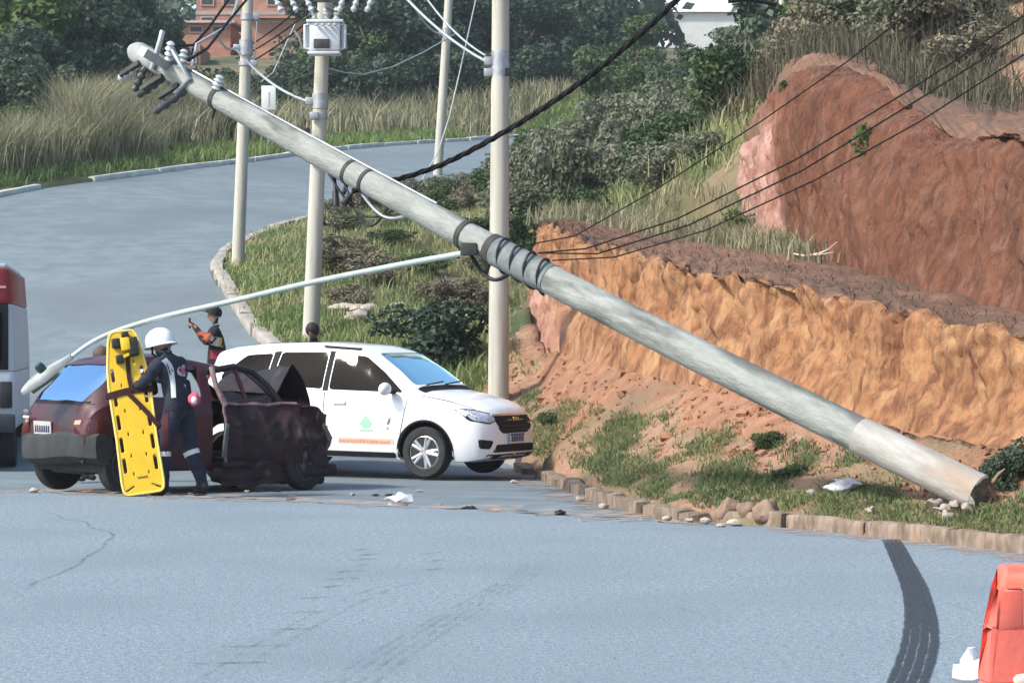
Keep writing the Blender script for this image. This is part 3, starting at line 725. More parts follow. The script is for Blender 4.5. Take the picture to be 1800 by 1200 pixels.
# sign plate on a post in the tall grass
sp = spot(472, 172, 84); sg = on_ground(sp.x, sp.y)
sign = thing('sign', 'small blank white sign plate on a post in tall grass', 'sign', tuple(sg))
MB().tube([sg, Vector((sp.x, sp.y + .03, sp.z + .3))], .035, 10).build('post', M['steel'], sign, 60, world=True)
MB().box(sp, (.44, .02, .74)).build('plate', mat('sign_white', (.72, .72, .68), (.64, .64, .6), scale=3, rough=.6), sign, 40, world=True, bevel=.004)
MB().box(sp + Vector((.02, -.014, -.04)), (.04, .006, .42)).build('printed_bar', mat('sign_print', (.35, .36, .35), rough=.6), sign, None, world=True)

# cables
def sagged(a, c, sag, n=28):
    a, c = Vector(a), Vector(c)
    return [a.lerp(c, k / n) - Vector((0, 0, sag * 4 * (k / n) * (1 - k / n))) for k in range(n + 1)]
def wire(label, pts, r, m, name='cable', group=None, strands=1, pitch=.5):
    mb = MB()
    if strands == 1: mb.tube(pts, r, 6)
    else:
        P = catmull([tuple(p) for p in pts], 8)
        for s in range(strands):
            q = []; acc = 0
            for i in range(len(P)):
                t = Vector(P[min(i + 1, len(P) - 1)] - P[max(i - 1, 0)]).normalized()
                if i: acc += float(np.linalg.norm(P[i] - P[i - 1]))
                u = t.cross(Vector((0, 0, 1))).normalized(); w = u.cross(t); a = acc / pitch * 2 * math.pi + s * 2 * math.pi / strands
                q.append(Vector(P[i]) + (u * math.cos(a) + w * math.sin(a)) * r * .85)
            mb.tube(q, r * .8, 6)
    return solo(name, mb, m, label, 'cable', group, 60)
cab = mat('cable_black', (.008, .008, .008), (.016, .016, .016), scale=12, rough=.8, spec=.1)
cab_grey = mat('cable_grey', (.40, .44, .44), (.30, .33, .33), scale=8, rough=.5)
tw0 = pp(on_pole(640)) + side_dn * .16 + cam_side * .12
wire('thick black twisted cable rising from the fallen pole across the thick pole', [tw0] + [spot(*q) for q in ((760, 296, 26.8), (880, 236, 26.6), (1000, 160, 26.4), (1100, 82, 26.2), (1195, -5, 26), (1330, -150, 25.6), (1600, -480, 25))], .020, cab, strands=3, pitch=.45)
e0 = pp(on_pole(905)) + side_up * .15; e1 = pp(on_pole(935)) + side_up * .17; e2 = pp(on_pole(960)) + side_up * .17
for lab, pts, r in (
    ('uppermost dark wire slanting over the top of the red cliff', (e0, (1010, 415, 25.6), (1150, 335, 25.2), (1340, 212, 24.6), (1490, 108, 24), (1640, -10, 23.4), (1900, -215, 22)), .007),
    ('dark wire crossing the cliff just below the uppermost one', (e1, (1030, 437, 25.2), (1190, 385, 24.8), (1400, 280, 24), (1600, 158, 23.2), (1800, 28, 22.4), (2000, -110, 21.5)), .008),
    ('dark wire crossing the cliff, middle of the three lower ones', (e1, (1050, 446, 25.1), (1210, 396, 24.6), (1410, 300, 23.8), (1610, 178, 23), (1800, 58, 22.2), (2000, -75, 21.3)), .008),
    ('lowest dark wire crossing the face of the red cliff', (e2, (1080, 452, 25), (1240, 405, 24.4), (1430, 318, 23.6), (1620, 212, 22.8), (1800, 96, 22), (2000, -30, 21)), .007)):
    wire(lab, [Vector(p) if isinstance(p, Vector) else spot(*p) for p in pts], r, cab)
tA, tB_ = pp(on_pole(322)) + side_up * .2, pp(on_pole(300)) + side_up * .28
wire('dark wire rising from the fallen pole head past the brick houses', [tB_] + [spot(*q) for q in ((340, 80, 29.5), (368, 48, 30.5), (405, -5, 32), (470, -110, 35))], .016, cab)
wire('dark wire rising from the fallen pole beside the white pole top', [tA] + [spot(*q) for q in ((365, 85, 29.5), (400, 40, 31), (440, -8, 33), (500, -100, 36))], .016, cab)
wire('short pale wire slanting up from fallen pole head to the bundle', [pp(on_pole(330)) + side_up * .12] + [spot(*q) for q in ((345, 78, 29.4), (383, 56, 30.5), (400, 45, 31))], .014, cab_grey)
wire('pale cable running between the bend pole and transformer pole', sagged(a1, b1, .15), .022, cab_grey)
wire('pale cable reaching the bend pole from the fallen head', sagged(spot(378, 58, 30.3), a1, .1), .018, cab_grey)
wire('upper pale cable joining the bend pole beside the brick house', sagged(spot(404, 40, 34), aB.lerp(aT, .72) + Vector((-.1, -.12, 0)), .05), .018, cab_grey)
wire('pale cable rising out of view from the thick pole clamp', sagged(c1, spot(700, -18, 42), .1), .022, cab_grey)
wire('second pale cable rising beside the thick pole clamp', sagged(c1 + Vector((0, 0, .08)), spot(738, -20, 44), .12), .016, cab_grey)
wire('pale cable rising out of view from the slim far pole', sagged(d1, spot(715, -12, 70), .2), .03, cab_grey)
gg = spot(742, 332, 78); gg = on_ground(gg.x, gg.y)
wire('thin guy wire slanting down beside the slim far pole', [spot(838, -8, 80), spot(812, 110, 79.6), spot(790, 205, 79), spot(770, 268, 78.6), gg], .02, cab_grey)
wire('thin slack wire drooping against dark trees beside the transformer pole', [spot(577, 120, 45), spot(605, 128, 46), spot(640, 131, 47), spot(690, 118, 49), spot(745, 92, 52), spot(800, 60, 55)], .012, cab_grey)
wire('slack service wire hanging from the bend pole', [aB.lerp(aT, .62) + Vector((.2, -.1, 0)), spot(446, 130, 53), spot(458, 145, 53.5), spot(480, 128, 55), spot(505, 72, 58), spot(520, 40, 60)], .012, cab_grey)
for k, (x0, y0, x1, y1) in enumerate(((500, 25, 548, -6), (505, 34, 575, -6), (520, 45, 590, -6))):
    wire(('dark overhead wire nearest the sky gap left of transformer', 'middle dark overhead wire meeting the transformer crossarm', 'lowest dark overhead wire meeting the transformer crossarm')[k],
         sagged(spot(x0 - 90, y0 + 70, 62), spot(x1, y1, 46), .1), .016, cab)
dk = spot(1300, 4, 60)
wire('dark limb-like cable end at the top by the pale building', [spot(1280, 3, 60), spot(1310, -1, 60), spot(1340, 3, 60), spot(1365, 9, 60)], .05, cab)
# ------------------------------------------------------------------ vehicles
def eval_mesh(o):
    bpy.context.view_layer.update()
    return bpy.data.meshes.new_from_object(o.evaluated_get(bpy.context.evaluated_depsgraph_get()))

def car_shell(K, L, ns=64):
    """Closed body from curves keyed by s (metres behind the nose). x = -s, y to the car's left, z up."""
    fine = np.linspace(0, L, 600)
    def curve(k, sig):
        ks = np.array(K[k], float); y = np.interp(fine, ks[:, 0], ks[:, 1]); w = max(1, int(sig / (L / 600)))
        ker = np.exp(-.5 * (np.arange(-3 * w, 3 * w + 1) / w) ** 2); ker /= ker.sum()
        return np.convolve(np.pad(y, 3 * w, mode='edge'), ker, 'valid')
    T, Bt, Wd, Wr, Zb = curve('top', .035), curve('belt', .05), curve('w', .03), curve('wr', .06), curve('zb', .04)
    t = np.linspace(0, 1, ns); ss = L * (t - .10 * np.sin(2 * np.pi * t) / (2 * np.pi) * 3)
    ss = np.sort(np.clip(ss, 0, L)); ss[0] = 0; ss[-1] = L
    b = bmesh.new(); rings = []
    for s in ss:
        g = lambda arr: float(np.interp(s, fine, arr))
        zt, be, w, wr, zb = g(T), g(Bt), g(Wd), g(Wr), g(Zb)
        be = min(be, zt - .03); ze = max(be + .012, zt - .07); wr = min(wr, w * .97)
        H = be - zb
        half = [(0, zb), (.6 * w, zb), (.93 * w, zb + .02), (.975 * w, zb + .3 * H * .5), (w, zb + .42 * H), (w * .998, zb + .66 * H), (w * .985, zb + .82 * H), (.955 * w, be)]
        for q in (.33, .66, 1.0): half.append((.955 * w + (wr - .955 * w) * (q ** 1.15), be + (ze - be) * q))
        half += [(.93 * wr, ze + (zt - ze) * .55), (.72 * wr, ze + (zt - ze) * .85), (.38 * wr, zt - .004), (0, zt)]
        left = [b.verts.new((-s, y, z)) for y, z in half]
        right = [b.verts.new((-s, -y, z)) for y, z in half[1:-1]]
        rings.append(left + right[::-1])
    n = len(rings[0])
    for a, c in zip(rings, rings[1:]):
        for k in range(n): b.faces.new((a[k], a[(k + 1) % n], c[(k + 1) % n], c[k]))
    b.faces.new(rings[0][::-1]); b.faces.new(rings[-1])
    bmesh.ops.recalc_face_normals(b, faces=b.faces)
    return b

def prism(poly, axis, lo, hi):
    mb = MB(); n = len(poly)
    def P(u, v, d): return {'y': (u, d, v), 'x': (d, u, v), 'z': (u, v, d)}[axis]
    mb.add([P(u, v, lo) for u, v in poly] + [P(u, v, hi) for u, v in poly],
           [tuple(range(n)), tuple(range(n, 2 * n))[::-1]] + [(k, n + k, n + (k + 1) % n, (k + 1) % n) for k in range(n)])
    b = mb.bm(); bmesh.ops.recalc_face_normals(b, faces=b.faces); return b

def cut(shell_bm, cutters, thick=.03, deform=None, subdiv=0):
    me = bpy.data.meshes.new('tmp'); shell_bm.to_mesh(me); o = bpy.data.objects.new('tmp', me); COL.objects.link(o)
    so = o.modifiers.new('s', 'SOLIDIFY'); so.thickness = thick; so.offset = -1; so.use_even_offset = False
    tmp = []
    for cb in cutters:
        m2 = bpy.data.meshes.new('c'); cb.to_mesh(m2); cb.free(); c = bpy.data.objects.new('c', m2); COL.objects.link(c); tmp.append(c)
        bo = o.modifiers.new('b', 'BOOLEAN'); bo.operation = 'DIFFERENCE'; bo.solver = 'EXACT'; bo.object = c
    out = eval_mesh(o)
    for c in tmp + [o]: bpy.data.objects.remove(c)
    return out

def panel(poly, view, bvh, off=.004, rim=.01, step=.07, start=4.0, cen=0.0):
    """A sheet cut to poly and laid on a body: view is the side it is looked at from."""
    b = bmesh.new(); vs = [b.verts.new((u, v, 0)) for u, v in poly]; b.faces.new(vs)
    us = [p[0] for p in poly]; ws = [p[1] for p in poly]
    for ax, lo, hi in ((0, min(us), max(us)), (1, min(ws), max(ws))):
        k = lo + step
        while k < hi - 1e-3:
            co = Vector((0, 0, 0)); co[ax] = k; no = Vector((0, 0, 0)); no[ax] = 1
            bmesh.ops.bisect_plane(b, geom=list(b.verts) + list(b.edges) + list(b.faces), plane_co=co, plane_no=no); k += step
    D = {'right': lambda u, v: (Vector((u, -start, v)), Vector((0, 1, 0))), 'left': lambda u, v: (Vector((u, start, v)), Vector((0, -1, 0))),
         'front': lambda u, v: (Vector((start, u, v)), Vector((-1, 0, 0))), 'rear': lambda u, v: (Vector((-9, u, v)), Vector((1, 0, 0))),
         'top': lambda u, v: (Vector((u, v, start)), Vector((0, 0, -1)))}[view]
    hits = {}; bad = []
    for v in b.verts:
        o, d = D(v.co.x, v.co.y); h = bvh.ray_cast(o, d)
        if h[0] is not None: hits[v] = h[0] - d * off
        else: bad.append((v, o, d))
    for v, o, d in bad:
        near = min(hits.items(), key=lambda q: (Vector((q[0].co.x, q[0].co.y)) - Vector((v.co.x, v.co.y))).length)[1] if hits else o
        hits[v] = o + d * (near - o).dot(d)
    dirv = D(0, 0)[1]
    for v, p in hits.items(): v.co = p
    if rim:
        ed = [e for e in b.edges if len(e.link_faces) == 1]
        ex = bmesh.ops.extrude_edge_only(b, edges=ed)
        for g in ex['geom']:
            if isinstance(g, bmesh.types.BMVert): g.co += dirv * (rim + off)
    bmesh.ops.recalc_face_normals(b, faces=b.faces)
    b.normal_update()
    big = max(b.faces, key=lambda q: q.calc_area())
    if big.normal.dot(dirv) > 0: bmesh.ops.reverse_faces(b, faces=b.faces)
    me = bpy.data.meshes.new('panel'); b.to_mesh(me); b.free(); return me

def box_poly(u0, u1, v0, v1): return [(u0, v0), (u1, v0), (u1, v1), (u0, v1)]
def rounded(poly, r=.03, n=4):
    out = []; m = len(poly)
    for i in range(m):
        p0, p, p1 = Vector(poly[i - 1]), Vector(poly[i]), Vector(poly[(i + 1) % m])
        a = (p0 - p); c = (p1 - p); rr = min(r, a.length * .45, c.length * .45); a = p + a.normalized() * rr; c = p + c.normalized() * rr
        for k in range(n + 1):
            t = k / n; q = a * (1 - t) ** 2 + p * 2 * t * (1 - t) + c * t * t; out.append((q.x, q.y))
    return out

def wheel(root, x, y, r, w, spokes, mrim, name='wheel', flat=0.0, rim_r=.66):
    hub = bpy.data.objects.new(name, None); COL.objects.link(hub); hub.parent = root; hub.location = (x, y, r - flat); hub.empty_display_size = .1
    sgn = -1 if y < 0 else 1
    rot = Matrix.Rotation(R(-90 if sgn > 0 else 90), 3, 'X')
    ri = r * rim_r
    MB().lathe([(ri, -w / 2 + .02), (ri * 1.04, -w / 2), (r * .93, -w / 2), (r * .985, -w / 2 + .02), (r, -w / 2 + .05), (r, w / 2 - .05), (r * .985, w / 2 - .02), (r * .93, w / 2), (ri * 1.04, w / 2), (ri, w / 2 - .02)], n=40, m=rot).build('tyre', M['rubber'], hub, 40)
    mb = MB().lathe([(ri, -w / 2 + .03), (ri, w / 2 - .02), (ri * .93, w / 2 - .012), (ri * .9, w / 2 - .04), (ri * .88, 0), (.02, -.01)], n=32, m=rot)
    if spokes:
        for k in range(spokes):
            a0 = 2 * math.pi * k / spokes
            for da in (-.17, .17):
                a = a0 + da; c, s = math.cos(a), math.sin(a); c2, s2 = math.cos(a0 + da * .5), math.sin(a0 + da * .5)
                p0, p1 = rot @ Vector((c2 * .04, s2 * .04, w / 2 - .03)), rot @ Vector((c * ri * .93, s * ri * .93, w / 2 - .022))
                mb.tube([p0, p1], [.030, .022], 6)
        mb.lathe([(.055, 0), (.055, w / 2 - .02), (.045, w / 2 - .01)], n=14, m=rot)
    else:
        mb.lathe([(ri * .88, w / 2 - .06), (ri * .6, w / 2 - .02), (ri * .3, w / 2 - .015), (.02, w / 2 - .03)], n=24, m=rot)
    mb.build('rim', mrim, hub, 40)
    dk = MB().lathe([(ri * .9, w / 2 - .075), (.02, w / 2 - .07)], n=24, m=rot).build('brake_disc', M['dark_steel'], hub, 60)
    return hub

def seat(root, x, y, m, z=.33):
    o = MB().box((x, y, z + .1), (.5, .48, .16)).box((x - .26, y, z + .42), (.14, .46, .58), Matrix.Rotation(R(-14), 3, 'Y')).build('seat', m, root, 40, bevel=.05)
    h = MB().box((x - .36, y, z + .82), (.10, .26, .17), Matrix.Rotation(R(-10), 3, 'Y')).build('headrest', m, root, 40, bevel=.04)
    return o

white_paint = mat('car_white', (.74, .755, .76), rough=.28, spec=.5, coat=.6)
glass_side = glass_mat('side_glass', (.055, .062, .064), .0)
glass_front = glass_mat('windscreen_sky_tint', (.28, .42, .46), .88, (.66, .98, 1.0))  # sky reflection exaggerated: strong mirror share, its cyan put into the glass colour
glass_sky_blue = glass_mat('rear_glass_sky_tint', (.16, .28, .45), .85, (.50, .76, 1.0))  # blue of the reflected sky put into the pane's own colour
dark_trim = mat('dark_trim', (.010, .011, .012), (.018, .018, .019), scale=10, rough=.65, spec=.15)
chrome = mat('chrome', (.65, .66, .67), rough=.18, metal=.9)
alloy = mat('alloy', (.62, .62, .62), (.5, .5, .5), scale=8, rough=.3, metal=.7)
lamp_clear = mat('headlamp', (.62, .66, .7), (.30, .33, .38), scale=9, rough=.12, metal=.3, coat=1)
seat_grey = mat('seat_cloth', (.06, .062, .065), (.09, .09, .092), scale=20, rough=.9)

# ---- white people carrier
SPN = dict(top=[(0, .70), (.03, .82), (.10, .89), (.3, .965), (.65, 1.04), (.98, 1.10), (1.06, 1.15), (1.35, 1.36), (1.72, 1.575), (2.0, 1.64), (2.6, 1.675), (3.4, 1.655), (3.95, 1.60), (4.16, 1.55), (4.22, 1.44), (4.30, 1.12), (4.34, .95), (4.36, .80)],
           belt=[(0, .62), (.1, .74), (.3, .85), (.65, .93), (1.0, .985), (2, 1.02), (3, 1.06), (4, 1.12), (4.25, 1.10), (4.36, .72)],
           w=[(0, .50), (.05, .63), (.14, .745), (.3, .815), (.55, .855), (.9, .87), (3.5, .87), (4.0, .85), (4.25, .80), (4.36, .70)],
           wr=[(0, .38), (.2, .60), (.6, .70), (1.0, .735), (1.4, .66), (1.75, .605), (3.9, .595), (4.2, .59), (4.36, .56)],
           zb=[(0, .30), (.08, .24), (.3, .20), (4.1, .21), (4.3, .28), (4.36, .34)])
def build_spin():
    L = 4.36; b = car_shell(SPN, L); bv = BVHTree.FromBMesh(b)
    wins = {'front_door': [(-1.20, 1.055), (-1.52, 1.30), (-1.83, 1.50), (-2.30, 1.545), (-2.30, 1.075)],
            'rear_door': [(-2.40, 1.08), (-2.40, 1.548), (-3.12, 1.535), (-3.18, 1.115)],
            'quarter': [(-3.28, 1.13), (-3.25, 1.52), (-3.66, 1.49), (-3.98, 1.24), (-3.98, 1.17)]}
    wins = {k: rounded(v, .05) for k, v in wins.items()}
    ws = rounded([(-.66, 1.155), (.66, 1.155), (.535, 1.545), (-.535, 1.545)], .06)
    rw = rounded([(-.52, 1.16), (.52, 1.16), (.47, 1.46), (-.47, 1.46)], .05)
    wx = (-.85, -3.47)
    def arch(x): return [(x + .385 * math.cos(a), .325 + .385 * math.sin(a)) for a in np.linspace(0, 2 * math.pi, 36, endpoint=False)]
    cutters = [prism(v, 'y', -1.3, 1.3) for v in wins.values()] + [prism(ws, 'x', -1.9, -.9), prism(rw, 'x', -4.6, -4.0)]
    cutters += [prism(arch(x), 'y', lo, hi) for x in wx for lo, hi in ((-1.2, -.60), (.60, 1.2))]
    me = cut(b, cutters)
    fw = spot(745, 845, 33.6); yaw = R(-27); d = Vector((math.cos(yaw), math.sin(yaw), 0)); rt = Vector((d.y, -d.x, 0))
    org = Vector((fw.x, fw.y, 0)) - d * (-.85) - rt * .78
    zs = [gz(*(org + d * x + rt * y).xy) for x in wx for y in (-.78, .78)]
    org.z = sum(zs) / 4 + .005
    pitch = math.atan2((zs[2] + zs[3] - zs[0] - zs[1]) / 2, 2.62)
    root = thing('people_carrier', 'white people carrier parked behind the wreck, bonnet towards the bank', 'car', tuple(org), rot=(0, pitch, yaw))
    root.scale = (.965, .97, .985)
    body = link('body', me, white_paint, root, 40)
    # glass
    gi = dict(off=-.014, rim=0, step=.09)
    for k, v in wins.items():
        for sd in ('right', 'left'): link('side_window', panel(v, sd, bv, **gi), glass_side, root, 180)
    link('windscreen', panel(ws, 'front', bv, **gi), glass_front, root, 180)
    link('rear_window', panel(rw, 'rear', bv, **gi), glass_side, root, 180)
    pil = [(-2.31, 1.06), (-2.39, 1.06), (-2.39, 1.56), (-2.31, 1.56)]
    for sd in ('right', 'left'):
        link('pillar_trim', panel(pil, sd, bv, .004, .006), dark_trim, root, 60)
        link('pillar_trim', panel([(-3.19, 1.1), (-3.275, 1.11), (-3.235, 1.54), (-3.13, 1.55)], sd, bv, .004, .006), dark_trim, root, 60)
    # door seams, handles, mouldings
    for sd in ('right', 'left'):
        for poly in ([(-1.23, .36), (-1.24, .36), (-1.12, .98), (-1.11, .98)], [(-2.345, .32), (-2.355, .32), (-2.355, 1.05), (-2.345, 1.05)],
                     [(-3.12, .72), (-3.13, .72), (-3.22, 1.08), (-3.21, 1.08)]):
            link('door_seam', panel(poly, sd, bv, .003, .003), dark_trim, root)
        for x in (-2.12, -2.98): link('door_handle', panel(rounded(box_poly(x - .1, x + .1, .90, .94), .02), sd, bv, .03, .02), white_paint, root, 60)
        link('sill_moulding', panel(rounded([(-1.28, .235), (-3.05, .235), (-3.05, .305), (-1.28, .305)], .02), sd, bv, .012, .01), dark_trim, root, 60)
        link('roof_rail', panel(rounded([(-1.95, 1.585), (-2.5, 1.612), (-2.5, 1.632), (-1.95, 1.605)], .01), sd, bv, .03, .03), dark_trim, root, 60)
        for x in wx:
            ring = [(x + .405 * math.cos(a), .325 + .405 * math.sin(a)) for a in np.linspace(R(-12), R(192), 26)] + [(x + .383 * math.cos(a), .325 + .383 * math.sin(a)) for a in np.linspace(R(192), R(-12), 26)]
            link('arch_moulding', panel(ring, sd, bv, .008, .01, step=.2), dark_trim, root, 60)
    # wheel wells, floor, cabin
    for x in wx:
        mb = MB()
        for k in range(13):
            a = math.pi * k / 12; c, s = x + .37 * math.cos(a), .325 + .37 * math.sin(a)
            mb.v += [Vector((c, -.86, s)), Vector((c, .86, s))]
        mb.f = [[2 * k, 2 * k + 1, 2 * k + 3, 2 * k + 2] for k in range(12)]
        mb.build('wheel_well', M['black'], root, 180)
    MB().box((-2.18, 0, .33), (3.9, 1.1, .2)).build('underbody', M['black'], root)
    for y in (-.37, .37): seat(root, -2.05, y, seat_grey, .42); seat(root, -2.95, y, seat_grey, .44)
    MB().box((-1.28, 0, .98), (.34, 1.36, .16)).build('dashboard', M['black'], root, 40, bevel=.05)
    MB().lathe([(.165, -.014), (.18, 0), (.165, .014), (.15, 0), (.165, -.014)], (-1.52, .37, 1.02), 20, Matrix.Rotation(R(65), 3, 'Y')).build('steering_wheel', M['black'], root, 60)
    # nose
    link('grille', panel(rounded([(-.50, .80), (.50, .80), (.44, .62), (.33, .565), (-.33, .565), (-.44, .62)], .04), 'front', bv, .006, .01, .05), dark_trim, root, 50)
    link('grille_bar', panel(rounded([(-.50, .812), (.50, .812), (.50, .788), (-.50, .788)], .008), 'front', bv, .018, .012, .05), chrome, root, 50)
    for k in range(3): link('grille_bar', panel(box_poly(-.40, .40, .60 + .055 * k, .612 + .055 * k), 'front', bv, .014, .008, .06), M['black'], root)
    MB().box((.012, 0, .745), (.02, .14, .045)).build('badge', mat('badge_gold', (.45, .33, .08), rough=.3, metal=.6), root, None, bevel=.006)
    link('lower_intake', panel(rounded([(-.50, .43), (.50, .43), (.56, .335), (-.56, .335)], .03), 'front', bv, .006, .01, .05), dark_trim, root, 50)
    for s in (-1, 1):
        link('headlight_bezel', panel(rounded([(s * .45, .73), (s * .60, .685), (s * .785, .725), (s * .81, .875), (s * .70, .875), (s * .46, .81)], .03), 'front', bv, .005, .01, .04), dark_trim, root, 50)
        link('headlight', panel(rounded([(s * .47, .735), (s * .60, .70), (s * .765, .735), (s * .79, .86), (s * .70, .86), (s * .48, .80)], .03), 'front', bv, .010, .012, .04), lamp_clear, root, 50)
        link('fog_light', panel(rounded([(s * .56, .48), (s * .74, .50), (s * .72, .385), (s * .60, .375)], .03), 'front', bv, .008, .01, .04), dark_trim, root, 50)
        link('chin', panel(rounded([(s * .02, .31), (s * .62, .31), (s * .66, .245), (s * .02, .245)], .01), 'front', bv, .006, .01, .05), dark_trim, root, 50)
        link('tail_light', panel(rounded([(s * .56, .86), (s * .76, .86), (s * .72, 1.28), (s * .60, 1.28)], .03), 'rear', bv, .01, .01), mat('tail_red', (.35, .02, .02), rough=.2), root, 50)
        # mirrors
        mb = MB().blob((-1.36, s * .99, 1.10), (.075, .115, .085), 14)
        mr = mb.build('door_mirror', white_paint, root, 60); MB().box((-1.34, s * .87, 1.06), (.06, .14, .04)).build('mirror_stalk', dark_trim, mr)
    pl = MB().box((.035, 0, .505), (.012, .40, .13)).build('number_plate', mat('plate_pale', (.50, .53, .60), rough=.5), root, None, bevel=.003)
    MB().box((.042, 0, .548), (.004, .38, .026)).build('plate_band', mat('plate_blue', (.03, .06, .25), rough=.5), pl)
    rr = random.Random(9)
    for k in range(7): MB().box((.043, -.15 + .05 * k, .495), (.004, .03, .07)).build('character', mat('plate_ink', (.03, .035, .08), rough=.6) if k == 0 else bpy.data.materials['plate_ink'], pl)
    # bonnet lines and wipers
    link('bonnet_seam', panel([(-.10, -.63), (-.95, -.745), (-.95, -.735), (-.10, -.62)], 'top', bv, .003, .003), dark_trim, root)
    link('bonnet_seam', panel([(-.10, .62), (-.95, .735), (-.95, .745), (-.10, .63)], 'top', bv, .003, .003), dark_trim, root)
    link('cowl', panel([(-.93, -.68), (-1.05, -.69), (-1.05, .69), (-.93, .68)], 'top', bv, .006, .004), dark_trim, root)
    for y0, y1 in ((-.5, .05), (.0, .55)): MB().tube([(-1.02, y0, 1.155), (-1.08, y1, 1.19)], .010, 6).build('wiper', M['black'], root)
    # door print: green crest, small figure mark and a row of reddish lettering too small to read
    green = mat('print_green', (.30, .52, .38), rough=.5); red = mat('print_red', (.55, .26, .17), rough=.5); blk = mat('print_dark', (.16, .14, .12), rough=.5); yel = mat('print_yellow', (.62, .55, .30), rough=.5)
    crest = link('crest', panel([(-1.80, .66), (-1.75, .60), (-1.66, .60), (-1.61, .66), (-1.66, .72), (-1.705, .77), (-1.75, .72)], 'right', bv, .003, .002, .05), green, root)
    link('crest_bar', panel(box_poly(-1.80, -1.60, .56, .585), 'right', bv, .003, .002), green, crest)
    em = link('emblem', panel([(-1.40, .66), (-1.37, .73), (-1.34, .75), (-1.345, .69), (-1.37, .65)], 'right', bv, .003, .002, .05), blk, root)
    link('emblem_dot', panel([(-1.405, .60), (-1.375, .58), (-1.36, .61), (-1.385, .64)], 'right', bv, .003, .002, .05), red, em)
    link('emblem_bar', panel(box_poly(-1.45, -1.33, .55, .565), 'right', bv, .003, .002), yel, em)
    link('lettering_band', panel(box_poly(-2.12, -1.30, .405, .475), 'right', bv, .003, .002), mat('print_peach', (.66, .44, .32), rough=.5), root)
    x = -2.10
    while x < -1.34:
        w = rr.uniform(.022, .045); link('letter', panel(box_poly(x, x + w, .418, .418 + rr.uniform(.03, .045)), 'right', bv, .0055, .002), red, root); x += w + rr.uniform(.01, .02)
    for x in wx:
        for y in (-.77, .77): wheel(root, x, y, .322, .20, 5, alloy)
    return root
spin = build_spin()

# ---- crashed dark red hatchback
GOL = dict(top=[(0, .66), (.03, .78), (.15, .84), (.6, .90), (1.0, .94), (1.1, .97), (1.35, 1.14), (1.68, 1.335), (2.0, 1.38), (2.6, 1.40), (3.15, 1.37), (3.35, 1.30), (3.60, 1.06), (3.72, .93), (3.77, .86), (3.8, .66)],
           belt=[(0, .58), (.2, .74), (.7, .82), (1.1, .86), (2, .89), (3.0, .92), (3.5, .90), (3.75, .80), (3.8, .58)],
           w=[(0, .60), (.06, .72), (.25, .785), (.6, .81), (3.2, .81), (3.6, .78), (3.75, .735), (3.8, .68)],
           wr=[(0, .5), (.3, .66), (1.0, .70), (1.4, .62), (1.7, .56), (3.1, .555), (3.4, .56), (3.7, .60), (3.8, .56)],
           zb=[(0, .32), (.1, .26), (.3, .21), (3.4, .22), (3.65, .33), (3.8, .40)])
def crush(p):
    """What the pole did: the front folded back and up, the roof pushed down."""
    p = p.copy(); s = -p.x
    if s < 1.75:
        k = (1.75 - s) / 1.75; s2 = 1.75 - (1.75 - s) * .56
        a = k * k * 1.1
        q = Vector((p.x * 2.6, p.y * 2.6, p.z * 3.1))
        p = Vector((-s2 + .16 * a * noise.noise(q + Vector((1, 7, 0))), p.y + .20 * a * noise.noise(q + Vector((5, 0, 2))) , p.z + .20 * a * noise.noise(q + Vector((0, 3, 9)))))
        rd = lambda v: 1 - 2.4 * abs(noise.noise(v))
        p += Vector((.05 * a * rd(q * 1.7), .07 * a * rd(q * 1.7 + Vector((3, 3, 3))), .06 * a * rd(q * 1.5 + Vector((6, 1, 0)))))
        p += Vector((noise.noise(q * 2.3), noise.noise(q * 2.3 + Vector((4, 4, 4))), noise.noise(q * 2.3 + Vector((8, 1, 3))))) * (.07 * a)
        if p.z < .3: p.z -= .05 * k
    if p.z > .95:
        h = (p.z - .95) / .45; x = -p.x
        p.z -= .13 * h * max(0, 1 - abs(x - 1.9) / .9) + .05 * h * max(0, noise.noise(Vector((p.x * 2, p.y * 2, 0))))
        p.y += .05 * h * noise.noise(Vector((p.x * 3, 2, p.z * 3)))
    n = .012
    p += Vector((0, noise.noise(p * 3.0), noise.noise(p * 3.3 + Vector((3, 3, 3))))) * n
    return p
